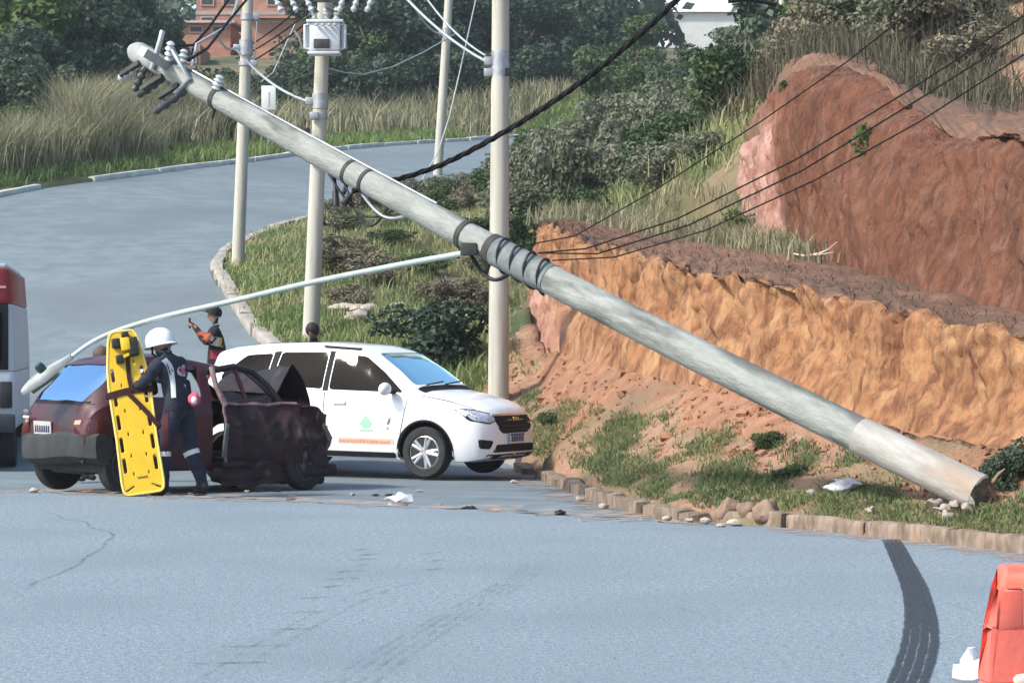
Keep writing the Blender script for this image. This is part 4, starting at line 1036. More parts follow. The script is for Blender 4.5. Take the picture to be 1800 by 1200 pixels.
def build_wreck():
    L = 3.8; b = car_shell(GOL, L, 72)
    wins = {'front_door': [(-1.30, .915), (-1.50, 1.09), (-1.76, 1.27), (-2.26, 1.30), (-2.28, .93)],
            'rear_side': [(-2.40, .935), (-2.37, 1.305), (-2.98, 1.29), (-3.22, 1.05), (-3.22, .96)]}
    wins = {k: rounded(v, .05) for k, v in wins.items()}
    ws = rounded([(-.63, .99), (.63, .99), (.50, 1.31), (-.50, 1.31)], .05)
    rw = rounded([(-.50, .90), (.50, .90), (.57, 1.05), (.545, 1.275), (-.545, 1.275), (-.57, 1.05)], .10)
    wx = (-.82, -3.33)
    def arch(x, r=.34): return [(x + r * math.cos(a), .285 + r * math.sin(a)) for a in np.linspace(0, 2 * math.pi, 32, endpoint=False)]
    gap = [(-1.30, .30), (-2.30, .30), (-2.30, .915), (-1.30, .90)]
    cutters = [prism(v, 'y', -1.2, 1.2) for v in wins.values()] + [prism(ws, 'x', -1.9, -.9), prism(rw, 'x', -4.2, -3.2)]
    cutters += [prism(arch(x), 'y', lo, hi) for x in wx for lo, hi in ((-1.2, -.56), (.56, 1.2))]
    cutters += [prism(gap, 'y', -1.2, -.5)]
    bc = b.copy(); bv0 = BVHTree.FromBMesh(bc); bc.free()
    me = cut(b, cutters, .03)
    # finer mesh so that the folds show
    bb = bmesh.new(); bb.from_mesh(me); bmesh.ops.triangulate(bb, faces=[f for f in bb.faces if len(f.verts) > 4])
    for _ in range(2):
        es = [e for e in bb.edges if e.calc_length() > .09 and (e.verts[0].co.x + e.verts[1].co.x) / 2 > -2.0]
        if es: bmesh.ops.subdivide_edges(bb, edges=es, cuts=1, use_grid_fill=True)
    bmesh.ops.triangulate(bb, faces=[f for f in bb.faces if len(f.verts) > 4])
    bb.to_mesh(me); bb.free()
    def C(m_):
        for v in m_.vertices: v.co = crush(v.co)
        m_.update(); return m_
    C(me)
    yaw = R(38); d = Vector((math.cos(yaw), math.sin(yaw), 0)); rt = Vector((d.y, -d.x, 0))
    rr_ = spot(166, 800, 29.0); org = Vector((rr_.x, rr_.y, 0)) + d * 3.8 - rt * .80
    zs = [gz(*(org + d * x + rt * y).xy) for x in (-1.2, -3.33) for y in (-.7, .7)]
    org.z = sum(zs) / 4 - .01
    root = thing('wrecked_hatchback', 'crushed dark red hatchback with its front folded in and plate on the tail', 'car', tuple(org), rot=(0, R(.3), yaw)); root.scale = (1.02, 1.02, 1.10)
    red = mat('wreck_red', (.062, .011, .014), (.032, .010, .012), scale=3, rough=.42, spec=.4, coat=.2, c3=(.028, .020, .02), scale3=1.4, ramp3=(.55, .72))
    bare = mat('bent_metal', (.10, .085, .08), (.035, .022, .022), scale=5, rough=.5, metal=.5)
    scuff = mat('scuffed_red', (.042, .018, .02), (.020, .015, .017), scale=4, rough=.6, c3=(.16, .12, .11), scale3=2.5, ramp3=(.58, .72))
    body = link('body', me, red, root, 24)
    gi = dict(off=-.012, rim=0, step=.09)
    rg = link('rear_window', C(panel(rw, 'rear', bv0, **gi)), glass_sky_blue, root, 180)
    link('rear_window_seal', C(panel([(u * 1.06, v) for u, v in rounded([(-.57, .90), (.57, .90), (.57, .92), (-.57, .92)], .01)], 'rear', bv0, .006, .006)), dark_trim, root)
    link('side_window', C(panel(wins['rear_side'], 'left', bv0, **gi)), glass_side, root, 180)
    # tail: plate, lamps, bumper, hatch seams
    for s in (-1, 1):
        t_ = link('tail_light', C(panel(rounded([(s * .50, .60), (s * .73, .60), (s * .72, .76), (s * .50, .74)], .02), 'rear', bv0, .010, .012, .05)), mat('tail_dark_red', (.07, .008, .009), rough=.2, coat=.5), root, 50)
        link('indicator', C(panel(rounded([(s * .50, .70), (s * .60, .70), (s * .60, .745), (s * .50, .74)], .01), 'rear', bv0, .016, .008, .05)), mat('amber_lens', (.55, .30, .18), rough=.2), t_)
    side_l = link('tail_light', C(panel(rounded([(-3.775, .58), (-3.62, .58), (-3.62, .75), (-3.75, .75)], .02), 'right', bv0, .008, .01, .05)), bpy.data.materials['tail_dark_red'], root, 50)
    p_ = MB().box((-3.815, .18, .645), (.012, .38, .13), Matrix.Rotation(R(-4), 3, 'Y')).build('number_plate', mat('plate_grey', (.45, .45, .43), (.36, .36, .34), scale=12, rough=.6), root, None, bevel=.003)
    for k in range(7): MB().box((-3.823, .035 + .048 * k, .635), (.004, .028, .065)).build('character', bpy.data.materials['plate_ink'], p_)
    bump = [(.64, .0), (.68, .05), (.60, .11), (.0, .14), (-.60, .11), (-.68, .05), (-.64, .0)]
    mb = MB(); ys = np.linspace(-.80, .80, 25)
    prof = [(-.06, .58), (.015, .60), (.055, .57), (.065, .46), (.05, .36), (-.02, .31), (-.10, .29)]
    vs, fs = [], []
    for y in ys:
        x0 = -3.80 + .14 * (abs(y) / .8) ** 5; z0 = -.02 * math.sin(y * 3)
        for a, z in prof: vs.append(crush(Vector((x0 - a, y, z + z0))))
    n = len(prof)
    for i in range(len(ys) - 1):
        for k in range(n - 1): fs.append((i * n + k, i * n + k + 1, (i + 1) * n + k + 1, (i + 1) * n + k))
    fs += [tuple(range(n)), tuple(range(24 * n, 25 * n))[::-1]]
    MB().add(vs, fs).build('rear_bumper', mat('bumper_grey', (.026, .030, .032), (.045, .049, .05), scale=5, rough=.7), root, 40)
    for s in ('right', 'left'): link('bumper_end', C(panel(rounded([(-3.78, .31), (-3.52, .34), (-3.52, .56), (-3.74, .585)], .03), s, bv0, .02, .02, .06)), bpy.data.materials['bumper_grey'], root, 50)
    MB().box((-3.30, .1, .27), (.55, .75, .16)).build('fuel_tank', M['black'], root, 40, bevel=.04)
    link('hatch_seam', C(panel(box_poly(-.66, .66, .885, .893), 'rear', bv0, .003, .003)), dark_trim, root)
    MB().tube([(-3.83, .55, .74), (-3.86, .5, .745), (-3.83, .45, .74)], .02, 8).build('hatch_handle', chrome, root)
    MB().box((-3.78, .62, .80), (.02, .09, .035)).build('badge', chrome, root, None, bevel=.005)
    link('side_moulding', C(panel(rounded(box_poly(-3.60, -3.55, .50, .54), .01), 'right', bv0, .01, .01)), dark_trim, root)
    # inside: floor, seats, dark lining
    MB().box((-2.35, 0, .28), (2.5, 1.3, .12)).build('floor_pan', M['black'], root)
    for y in (-.35, .35): seat(root, -2.05, y, mat('wreck_seat', (.03, .035, .03), (.05, .05, .045), scale=9, rough=.9) if y < 0 else bpy.data.materials['wreck_seat'], .22)
    MB().box((-2.95, 0, .48), (.5, 1.2, .16)).box((-3.2, 0, .78), (.14, 1.2, .5), Matrix.Rotation(R(-12), 3, 'Y')).build('rear_seat', bpy.data.materials['wreck_seat'], root, 40, bevel=.05)
    MB().box((-1.42, 0, .78), (.25, 1.25, .2), Matrix.Rotation(R(12), 3, 'X')).build('dashboard', M['black'], root, 40, bevel=.05)
    MB().lathe([(.165, -.014), (.18, 0), (.165, .014), (.15, 0), (.165, -.014)], (-1.62, .33, .93), 20, Matrix.Rotation(R(58), 3, 'Y')).build('steering_wheel', M['black'], root, 60)
    # the near front door, bowed and pushed outwards
    def sheet(fun, nu, nv, th=.02):
        b2 = bmesh.new(); g = [[b2.verts.new(fun(i / nu, j / nv)) for j in range(nv + 1)] for i in range(nu + 1)]
        for i in range(nu):
            for j in range(nv): b2.faces.new((g[i][j], g[i + 1][j], g[i + 1][j + 1], g[i][j + 1]))
        b2.normal_update()
        bmesh.ops.solidify(b2, geom=b2.faces[:], thickness=th); m2 = bpy.data.meshes.new('sheet'); b2.to_mesh(m2); b2.free(); return m2
    def door(u, v):
        x = -2.16 + u * .92; z = .27 + v * .60
        y = -.83 - .07 * math.sin(math.pi * v) - .10 * u * u + .10 * abs(noise.noise(Vector((x * 3, z * 3, 1)))) + .05 * abs(noise.noise(Vector((x * 7, z * 7, 4)))) - .03 * u
        return Vector((x + .05 * noise.noise(Vector((z * 3, 5, 0))), y, z + .03 * noise.noise(Vector((x * 4, 2, 2)))))
    dr = link('door', sheet(door, 34, 26, .05), scuff, root, 22)
    MB().tube([door(u, 1.0) + Vector((0, -.012, .01)) for u in np.linspace(0, .95, 12)], .016, 6).build('door_edge', mat('bare_edge', (.30, .22, .21), (.16, .09, .09), scale=8, rough=.5), dr, 60)
    MB().tube([door(0, v) + Vector((0, -.01, 0)) for v in np.linspace(0, 1, 10)], .016, 6).build('door_edge', bpy.data.materials['bare_edge'], dr, 60)
    MB().tube([(-2.16, -.84, .87), (-2.26, -.80, 1.06), (-2.27, -.72, 1.25)], [.035, .03, .03], 8).build('bent_pillar', bpy.data.materials['bare_edge'], root, 60)
    MB().box((-2.18, -.87, .52), (.05, .03, .34), Matrix.Rotation(R(8), 3, 'Y')).build('hinge_panel', mat('grey_insert', (.16, .17, .16), (.07, .07, .07), scale=6, rough=.7), root, 40, bevel=.01)
    MB().tube([(-2.28, -.62, 1.20), (-1.95, -.66, 1.255), (-1.70, -.64, 1.20), (-1.55, -.72, 1.06), (-1.42, -.76, .90)], [.035, .032, .032, .03, .035], 8).build('bent_pillar', M['black'], root, 60)
    MB().tube([(-1.95, -.66, 1.25), (-1.88, -.70, 1.05), (-1.82, -.74, .88)], [.02, .022, .02], 8).build('bent_pillar', red, root, 60)
    # folded bonnet standing like a tent, torn wing and shoved-back engine
    def bonnet(u, v):
        y = -.66 + v * 1.30; ridge = [(-1.50, .86), (-1.33, 1.16), (-1.20, 1.27), (-1.08, 1.10), (-.97, .92), (-.93, .74)]
        k = u * (len(ridge) - 1); i = min(int(k), len(ridge) - 2); t = k - i
        x, z = ridge[i][0] * (1 - t) + ridge[i + 1][0] * t, ridge[i][1] * (1 - t) + ridge[i + 1][1] * t
        return Vector((x + .10 * noise.noise(Vector((y * 2, z * 2, 4))), y, z - .10 * v + .09 * noise.noise(Vector((x * 4, y * 3, 1))) + .03 * noise.noise(Vector((x * 9, y * 8, 1)))))
    link('crumpled_bonnet', sheet(bonnet, 22, 22, .012), mat('burnt_red', (.022, .010, .011), (.012, .012, .012), scale=4, rough=.5), root, 30)
    def wing(u, v):
        x = -1.26 + u * .40; z = .30 + v * .56 - .08 * u
        return Vector((x + .06 * noise.noise(Vector((z * 5, 1, u * 3))), -.80 - .12 * math.sin(u * 3) * v + .10 * noise.noise(Vector((x * 6, z * 6, 2))) - .05 * u, z + .05 * noise.noise(Vector((x * 5, z * 4, 7)))))
    link('torn_wing', sheet(wing, 18, 18, .014), scuff, root, 30)
    rr = random.Random(5)
    MB().box((-1.22, .05, .55), (.42, .7, .42), Matrix.Rotation(R(8), 3, 'Y')).build('engine_block', M['dark_steel'], root, 30, bevel=.03)
    MB().box((-.92, .0, .50), (.05, .8, .34), Matrix.Rotation(R(-14), 3, 'Y')).build('radiator', M['dark_steel'], root, 30, bevel=.01)
    for k in range(10):
        p0 = Vector((-.98 + rr.uniform(-.12, .1), rr.uniform(-.86, .2), rr.uniform(.3, .85))); q = p0 + Vector((rr.uniform(-.2, .16), rr.uniform(-.12, .2), rr.uniform(-.28, .18)))
        MB().tube([p0, p0.lerp(q, .5) + Vector((rr.uniform(-.05, .05), rr.uniform(-.05, .05), rr.uniform(-.05, .05))), q], rr.uniform(.012, .028), 6).build('torn_strut', bare if k % 3 else bpy.data.materials['bare_edge'], root, 60)
    MB().tube([(-.99, -.9, .72), (-.90, -.9, .60), (-.83, -.88, .48)], [.02, .028, .016], 6).build('torn_strut', bpy.data.materials['bare_edge'], root, 60)
    MB().box((-.95, -.80, .20), (.5, .12, .14), Matrix.Rotation(R(5), 3, 'Z')).build('hanging_bumper', M['black'], root, 40, bevel=.04)
    MB().box((-1.8, -.80, .20), (1.0, .06, .10)).build('sill', scuff, root, 40, bevel=.02)
    MB().box((-1.5, -.66, .20), (1.35, .26, .26), Matrix.Rotation(R(2), 3, 'Y')).build('collapsed_underside', M['black'], root, 40, bevel=.04)
    MB().box((-1.02, -.62, .34), (.34, .42, .5), Matrix.Rotation(R(-12), 3, 'Y')).build('arch_liner', bpy.data.materials['grey_insert'], root, 30, bevel=.05)
    def skirt(u, v): return Vector((-2.2 + u * 1.3, -.84 - .05 * math.sin(u * 5) + .06 * noise.noise(Vector((u * 6, v * 4, 3))), .07 + v * .24 + .03 * noise.noise(Vector((u * 9, 1, 1)))))
    link('torn_skirt', sheet(skirt, 20, 6, .02), scuff, root, 30)
    steel_rim = mat('steel_rim', (.16, .16, .16), (.08, .08, .08), scale=6, rough=.6, metal=.5)
    for x, y, a in ((-3.33, -.70, 0), (-3.33, .70, 0), (-1.20, .66, -8), (-1.14, -.80, 14)):
        h = wheel(root, x, y, .285, .17, 0, steel_rim, flat=.0); h.rotation_euler = (0, 0, R(a))
    return root
wreck = build_wreck()

# ---- rescue van at the edge
def build_van():
    rc = spot(30, 780, 35.0); yaw = R(98); d = Vector((math.cos(yaw), math.sin(yaw), 0)); rt = Vector((d.y, -d.x, 0))
    org = Vector((rc.x, rc.y, 0)) - rt * 1.0
    org.z = gz(*org.xy) + .0
    root = thing('rescue_van', 'white and red rescue van standing tail-on beside the wreck', 'van', tuple(org), rotz=yaw)
    vw = mat('van_white', (.46, .50, .54), (.40, .44, .48), scale=2, rough=.4); vr = mat('van_red', (.26, .028, .032), (.20, .02, .025), scale=2, rough=.4)
    # x forward from the tail
    def section(z): return .985 - .07 * max(0, (z - 1.2) / 1.35) ** 1.5
    def wallmesh(z0, z1, grow=0.0, x1=5.0, n=6):
        mb = MB(); vs, fs = [], []; zs = np.linspace(z0, z1, n)
        for z in zs:
            w = section(z) + grow; r = .10
            ring = []
            for cx, cy, a0 in ((r, -w + r, 180), (r, w - r, 90)):
                for k in range(5):
                    a = R(a0 + (90 - 22.5 * k) if cy < 0 else a0 + 90 - 22.5 * k)
                    ring.append(Vector((cx + r * math.cos(a), cy + r * math.sin(a), z)))
            ring = [Vector((x1, -w, z)), Vector((r - grow, -w, z)), Vector((.03 - grow, -w + .03, z)), Vector((-grow, -w + r, z)), Vector((-grow, w - r, z)), Vector((.03 - grow, w - .03, z)), Vector((r - grow, w, z)), Vector((x1, w, z))]
            if z > z1 - 1e-6: pass
            vs += ring
        m = 8
        for i in range(n - 1):
            for k in range(m): fs.append((i * m + k, i * m + (k + 1) % m, (i + 1) * m + (k + 1) % m, (i + 1) * m + k))
        fs += [tuple(range(m))[::-1], tuple(range((n - 1) * m, n * m))]
        return mb.add(vs, fs)
    wallmesh(.55, 1.28).build('lower_body', vw, root, 40, bevel=.015)
    wallmesh(1.284, 2.14).build('middle_body', vw, root, 40, bevel=.01)
    wallmesh(2.144, 2.60).build('upper_body', vr, root, 40, bevel=.03)
    MB().box((2.5, 0, 2.63), (4.9, 1.72, .07)).build('roof', vw, root, 40, bevel=.03)
    for y in (-.46, .46):
        dk = MB().box((-.012, y, 1.72), (.02, .86, .84)).build('rear_door_panel', dark_trim, root, 40, bevel=.02)
        MB().box((-.026, y, 1.72), (.012, .70, .62)).build('window', glass_side, root, None, bevel=.01)
        MB().box((-.034, y - .05 if y > 0 else y - .09, 1.70), (.008, .46, .60)).build('window_poster', mat('poster_pale', (.42, .43, .41), (.30, .31, .30), scale=6, rough=.6) if y < 0 else bpy.data.materials['poster_pale'], dk, None, bevel=.006)
        pts = [Vector((-.042, y - .02 + .09 * math.sin(t * 3.0) * (1 - t * .4), 1.94 - .46 * t)) for t in np.linspace(0, 1, 14)]
        MB().tube(pts, [.012 + .022 * math.sin(math.pi * k / 13) for k in range(14)], 6).build('poster_figure', M['black'], dk)
        MB().tube([p + Vector((0, .11 + .04 * math.sin(i), 0)) for i, p in enumerate(pts)], .010, 6).build('poster_figure', M['black'], dk)
    MB().box((-.014, 0, 2.36), (.01, 1.72, .03)).build('light_strip', mat('strip_pink', (.45, .28, .28), rough=.4), root)
    MB().box((-.06, 0, .62), (.16, 1.96, .24)).build('rear_bumper', mat('van_bumper', (.035, .04, .045), (.05, .055, .06), scale=4, rough=.7), root, 40, bevel=.04)
    for y in (-.86, .86):
        MB().box((-.02, y, .98), (.05, .16, .34)).build('tail_light', mat('van_lamp', (.02, .022, .025), rough=.2) if y < 0 else bpy.data.materials['van_lamp'], root, 40, bevel=.02)
        MB().box((-.03, y * .8, .85), (.02, .24, .045)).build('reflector', M['black'], root)
    MB().tube([(-.03, .02, 1.3), (-.05, .02, 1.35), (-.05, .02, 1.5), (-.03, .02, 1.55)], .014, 6).build('door_handle', M['black'], root)
    for x in (1.0, 4.2):
        for y in (-.84, .84): wheel(root, x, y, .35, .22, 0, M['dark_steel'])
    MB().box((2.5, 0, .5), (4.8, 1.5, .16)).build('underbody', M['black'], root)
    return root
van = build_van()
# ------------------------------------------------------------------ people
skin_a = mat('skin_tan', (.36, .20, .14), (.30, .16, .11), scale=12, rough=.6)
skin_b = mat('skin_brown', (.20, .11, .075), (.16, .085, .06), scale=12, rough=.6)
navy = mat('navy_cloth', (.014, .018, .032), (.026, .030, .046), scale=14, rough=.9, bump=.4, bscale=30)
maroon = mat('maroon_cloth', (.065, .016, .02), (.045, .012, .015), scale=14, rough=.9)
blackc = mat('black_cloth', (.012, .012, .014), (.022, .022, .024), scale=14, rough=.9, bump=.3, bscale=30)
orange = mat('orange_cloth', (.34, .085, .045), (.26, .06, .035), scale=10, rough=.9)
reflect = mat('reflective_tape', (.66, .68, .66), (.58, .60, .58), scale=10, rough=.4)
yellow_t = mat('yellow_tape', (.62, .45, .08), (.52, .38, .06), scale=10, rough=.5)
hair_d = mat('dark_hair', (.014, .011, .010), (.03, .024, .02), scale=30, rough=.7)
hair_b = mat('brown_hair', (.07, .045, .032), (.11, .075, .05), scale=30, rough=.7)
boot = mat('boot_black', (.012, .012, .012), (.02, .02, .02), scale=8, rough=.5)
helmet_w = mat('helmet_white', (.74, .76, .76), rough=.3, coat=.5)
BONES = ['pelvis-spine', 'spine-chest', 'chest-neck', 'neck-head', 'head-crown', 'head-nose']
RAD = dict(pelvis=.145, spine=.125, chest=.15, neck=.062, head=.088, crown=.07, nose=.014, shoulder=.078, elbow=.052, wrist=.036, palm=.036,
           hip=.10, knee=.068, ankle=.050, heel=.042, toe=.038)
def person(label, loc, yaw, pose, cloth, skin, top=None, gloves=None, group=None, scale=1.0, shoes=None, bulk=1.0):
    J = dict(pelvis=(0, 0, .95), spine=(0, 0, 1.13), chest=(0, 0, 1.33), neck=(.01, 0, 1.48), head=(.03, 0, 1.60), crown=(.02, 0, 1.69), nose=(.115, 0, 1.585))
    for s, y in (('L', 1), ('R', -1)):
        J.update({'shoulder' + s: (0, .18 * y, 1.41), 'elbow' + s: (-.02, .24 * y, 1.13), 'wrist' + s: (.05, .25 * y, .90), 'palm' + s: (.07, .25 * y, .82),
                  'hip' + s: (0, .095 * y, .90), 'knee' + s: (.03, .11 * y, .50), 'ankle' + s: (-.01, .12 * y, .085), 'heel' + s: (-.03, .12 * y, .045), 'toe' + s: (.15, .135 * y, .04)})
    J.update(pose); names = list(J)
    edges = [('pelvis', 'spine'), ('spine', 'chest'), ('chest', 'neck'), ('neck', 'head'), ('head', 'crown'), ('head', 'nose')]
    for s in 'LR':
        edges += [('chest', 'shoulder' + s), ('shoulder' + s, 'elbow' + s), ('elbow' + s, 'wrist' + s), ('wrist' + s, 'palm' + s),
                  ('pelvis', 'hip' + s), ('hip' + s, 'knee' + s), ('knee' + s, 'ankle' + s), ('ankle' + s, 'heel' + s), ('ankle' + s, 'toe' + s)]
    V = {k: Vector(v) * scale for k, v in J.items()}
    me = bpy.data.meshes.new('p'); me.from_pydata([V[k] for k in names], [(names.index(a), names.index(c)) for a, c in edges], []); me.update()
    o = bpy.data.objects.new('p', me); COL.objects.link(o)
    sk = o.modifiers.new('skin', 'SKIN'); sk.branch_smoothing = .5; sk.use_smooth_shade = True
    sv = me.skin_vertices[0].data
    for i, k in enumerate(names):
        base = k[:-1] if k[-1] in 'LR' and k[:-1] in RAD else k; r = RAD[base] * scale * (bulk if base in ('knee', 'ankle', 'hip', 'elbow', 'shoulder', 'spine', 'chest', 'pelvis') else 1) * (bulk if base in ('knee', 'ankle') else 1)
        sv[i].radius = (r, r * (.82 if base in ('pelvis', 'spine', 'chest') else 1)); sv[i].use_root = (k == 'pelvis')
    ss = o.modifiers.new('sub', 'SUBSURF'); ss.levels = 2; ss.render_levels = 2
    body = eval_mesh(o); bpy.data.objects.remove(o)
    root = thing('person', label, 'person', tuple(loc), rotz=yaw, group=group)
    # hands: palm, four unequal fingers and a thumb, joined to the body mesh
    bb = bmesh.new(); bb.from_mesh(body); nb = len(bb.faces)
    for s, y in (('L', 1), ('R', -1)):
        f = (V['palm' + s] - V['wrist' + s]).normalized(); up = Vector((0, 0, 1)); sd = f.cross(up)
        sd = (sd.normalized() if sd.length > .05 else Vector((0, 1, 0))); nn = sd.cross(f).normalized(); p = V['palm' + s] + f * .03
        hb = MB()
        for k, (o_, l) in enumerate(((-.030, .065), (-.010, .078), (.010, .074), (.029, .056))):
            a = p + sd * o_; hb.tube([a - f * .03, a, a + f * l * .5 - nn * .012, a + f * l * .85 - nn * .035], [.011, .0105, .0095, .007], 6)
        a = V['wrist' + s].lerp(V['palm' + s], .6) + sd * (.03 * -y); hb.tube([a, a + f * .035 + sd * (-y) * .03, a + f * .065 + sd * (-y) * .035 - nn * .015], [.013, .012, .009], 6)
        t = bmesh.new(); m_ = bpy.data.meshes.new('h'); m_.from_pydata(hb.v, [], hb.f); bb.from_mesh(m_); t.free(); bpy.data.meshes.remove(m_)
    for v in bb.verts:
        if v.co.z < 1.36 * scale: q = v.co * 13 + Vector((yaw * 9, 0, 0)); v.co += Vector((noise.noise(q), noise.noise(q + Vector((7, 0, 0))), .4 * noise.noise(q + Vector((0, 7, 0))))) * .017
    bb.to_mesh(body); bb.free()
    segs = [(a, c, V[a], V[c]) for a, c in edges]
    def which(p):
        best, bd = None, 9
        for a, c, va, vc in segs:
            d = vc - va; t = max(0, min(1, (p - va).dot(d) / max(1e-6, d.length_squared))); q = (p - va - d * t).length - .3 * RAD[a[:-1] if a[-1] in 'LR' and a[:-1] in RAD else a]
            if q < bd: best, bd = (a, c, t), q
        return best
    idx = []
    for i, pl in enumerate(body.polygons):
        if i >= nb: idx.append(2 if gloves else 1); continue
        a, c, t = which(pl.center)
        if c in ('head', 'crown', 'nose') and not (a == 'neck' and t < .25): idx.append(1)
        elif a.startswith('wrist'): idx.append(2 if gloves else 1)
        elif a.startswith('ankle') or (a.startswith('knee') and t > .86): idx.append(3)
        elif a in ('spine', 'chest') or a.startswith(('shoulder', 'elbow')) or (a == 'pelvis' and c == 'spine' and t > .5): idx.append(4)
        else: idx.append(0)
    ob = link('body', body, [cloth, skin, gloves or skin, shoes or boot, top or cloth], root, 180)
    body.polygons.foreach_set('material_index', idx)
    bv = BVHTree.FromPolygons([v.co for v in body.vertices], [tuple(p.vertices) for p in body.polygons])
    return root, V, bv, Matrix.Rotation(-yaw, 3, 'Z')
def lay(root, bv, rot, pts, w, m, name, off=.006, n=10, frm=(0, -1, 0)):
    """A strip of cloth or tape lying on the body: pts are (across, height) as seen from the street."""
    P = catmull(pts, n); d = rot @ (-Vector(frm)); vs, fs = [], []
    for i in range(len(P)):
        t = P[min(i + 1, len(P) - 1)] - P[max(i - 1, 0)]; t /= max(1e-6, np.linalg.norm(t)); nr = np.array([-t[1], t[0]])
        row = []
        for o_ in (-.5, 0, .5):
            q = P[i] + nr * w * o_; st = rot @ (Vector((q[0], 0, q[1])) + Vector(frm) * 2); h = bv.ray_cast(st, d)
            row.append(h[0] - d * off if h[0] is not None else None)
        if any(r is None for r in row):
            k = [r for r in row if r is not None]
            if not k: continue
            row = [r if r is not None else k[0] for r in row]
        vs += row
    for i in range(len(vs) // 3 - 1):
        for k in range(2): fs.append((i * 3 + k, i * 3 + k + 1, i * 3 + k + 4, i * 3 + k + 3))
    if fs: return MB().add(vs, fs).build(name, m, root, 180)
def cuff(root, bv, a, c, t, w, m, name='reflective_band', off=.006, n=22):
    d = (c - a).normalized(); u = d.orthogonal().normalized(); q = d.cross(u); ctr = a.lerp(c, t); vs, fs = [], []
    for z in (-w / 2, w / 2):
        for k in range(n):
            an = 2 * math.pi * k / n; dr = u * math.cos(an) + q * math.sin(an); h = bv.ray_cast(ctr + d * z, dr, .3)
            vs.append((h[0] if h[0] is not None else ctr + d * z + dr * .06) + dr * off)
    for k in range(n): fs.append((k, (k + 1) % n, n + (k + 1) % n, n + k))
    return MB().add(vs, fs).build(name, m, root, 180)
def headwear(root, V, kind, m):
    h = V['head'].lerp(V['crown'], .35); up = (V['crown'] - V['head']).normalized(); fw = (V['nose'] - V['head']); fw = (fw - up * fw.dot(up)).normalized(); sd = up.cross(fw)
    mx = Matrix((fw, sd, up)).transposed()
    if kind == 'helmet':
        o = MB().lathe([(.148, -.045), (.150, -.02), (.145, .03), (.125, .085), (.085, .125), (.04, .145), (.002, .15)], h, 24, mx @ Matrix.Diagonal((1.12, .95, 1))).build('helmet', m, root, 60)
        MB().lathe([(.150, -.055), (.172, -.05), (.150, -.03)], h, 24, mx @ Matrix.Diagonal((1.12, .95, 1))).build('brim', m, o, 60)
        MB().tube([h + mx @ Vector(p) for p in ((.02, .125, -.03), (.05, .1, -.12), (.07, .0, -.155), (.05, -.1, -.12), (.02, -.125, -.03))], .012, 6).build('chin_strap', blackc, o, 60)
        MB().tube([h + mx @ Vector(p) for p in ((-.14, .03, -.05), (-.11, .03, -.13), (-.02, .09, -.11))], .018, 6).build('neck_flap', mat('flap_grey', (.10, .10, .10), rough=.8), o, 60)
        return o
    if kind == 'cap':
        o = MB().lathe([(.108, -.03), (.110, .02), (.09, .07), (.05, .095), (.002, .10)], h, 20, mx @ Matrix.Diagonal((1.08, .95, 1))).build('cap', m, root, 60)
        MB().add([h + mx @ Vector(p) for p in ((.09, -.075, -.02), (.19, -.05, -.035), (.205, 0, -.03), (.19, .05, -.035), (.09, .075, -.02), (.10, 0, .0))], [(0, 1, 2, 3, 4, 5)]).build('visor', m, o); return o
    return MB().blob(h + up * .012 - fw * .015, (.112, .098, .105), 16, .10, 3, mx).build('hair', m, root, 60)

def stand(px, D, x=None):
    p = spot(px, 700, D); return on_ground(p.x, p.y)
# rescuer in white helmet steadying the board
r1, V, bv, rot = person('rescuer in white helmet and dark overalls steadying the yellow board', stand(316, 28.55), R(152),
    dict(spine=(.05, 0, 1.12), chest=(.11, 0, 1.30), neck=(.17, 0, 1.44), head=(.235, 0, 1.54), crown=(.255, 0, 1.63), nose=(.325, 0, 1.515),
         shoulderL=(.12, .19, 1.37), shoulderR=(.12, -.19, 1.37), elbowL=(.26, .27, 1.14), wristL=(.45, .20, 1.13), palmL=(.52, .18, 1.14),
         elbowR=(.34, -.24, 1.18), wristR=(.54, -.16, 1.25), palmR=(.61, -.14, 1.27),
         hipL=(0, .10, .90), kneeL=(.10, .16, .50), ankleL=(.07, .18, .085), heelL=(.04, .18, .045), toeL=(.22, .21, .04),
         hipR=(0, -.10, .90), kneeR=(-.02, -.15, .50), ankleR=(-.20, -.16, .085), heelR=(-.23, -.16, .045), toeR=(-.04, -.19, .04)), navy, skin_a, gloves=reflect, scale=1.045, bulk=1.13)
headwear(r1, V, 'helmet', helmet_w)
lay(r1, bv, rot, [(-.15, 1.46), (-.09, 1.38), (-.06, 1.24), (-.045, 1.06)], .05, reflect, 'reflective_strap')
lay(r1, bv, rot, [(-.135, .98), (-.13, .75), (-.12, .46)], .07, maroon, 'maroon_stripe')
for s in 'LR': cuff(r1, bv, V['knee' + s], V['ankle' + s], .12, .05, reflect)
cuff(r1, bv, V['elbowL'], V['wristL'], .75, .05, reflect)
def disc(root, bv, rot, c, r, m, name, off=.008):
    d = rot @ Vector((0, 1, 0)); vs = []
    for k in range(17):
        q = Vector((c[0], -2, c[1])) if k == 0 else Vector((c[0] + r * math.cos(k * math.pi / 8), -2, c[1] + r * math.sin(k * math.pi / 8)))
        h = bv.ray_cast(rot @ q, d); vs.append(h[0] - d * off if h[0] is not None else vs[0])
    return MB().add(vs, [(0, k, k % 16 + 1) for k in range(1, 17)]).build(name, m, root, 180)
bp_ = disc(r1, bv, rot, (.035, 1.34), .06, mat('round_patch', (.62, .52, .53), (.5, .38, .4), scale=18, rough=.7), 'back_patch')
disc(r1, bv, rot, (.035, 1.34), .035, mat('round_patch_red', (.42, .12, .15), rough=.7), 'patch_emblem', .011)
lay(r1, bv, rot, [(.06, 1.17), (.06, 1.22)], .035, reflect, 'small_patch', .008, 3)
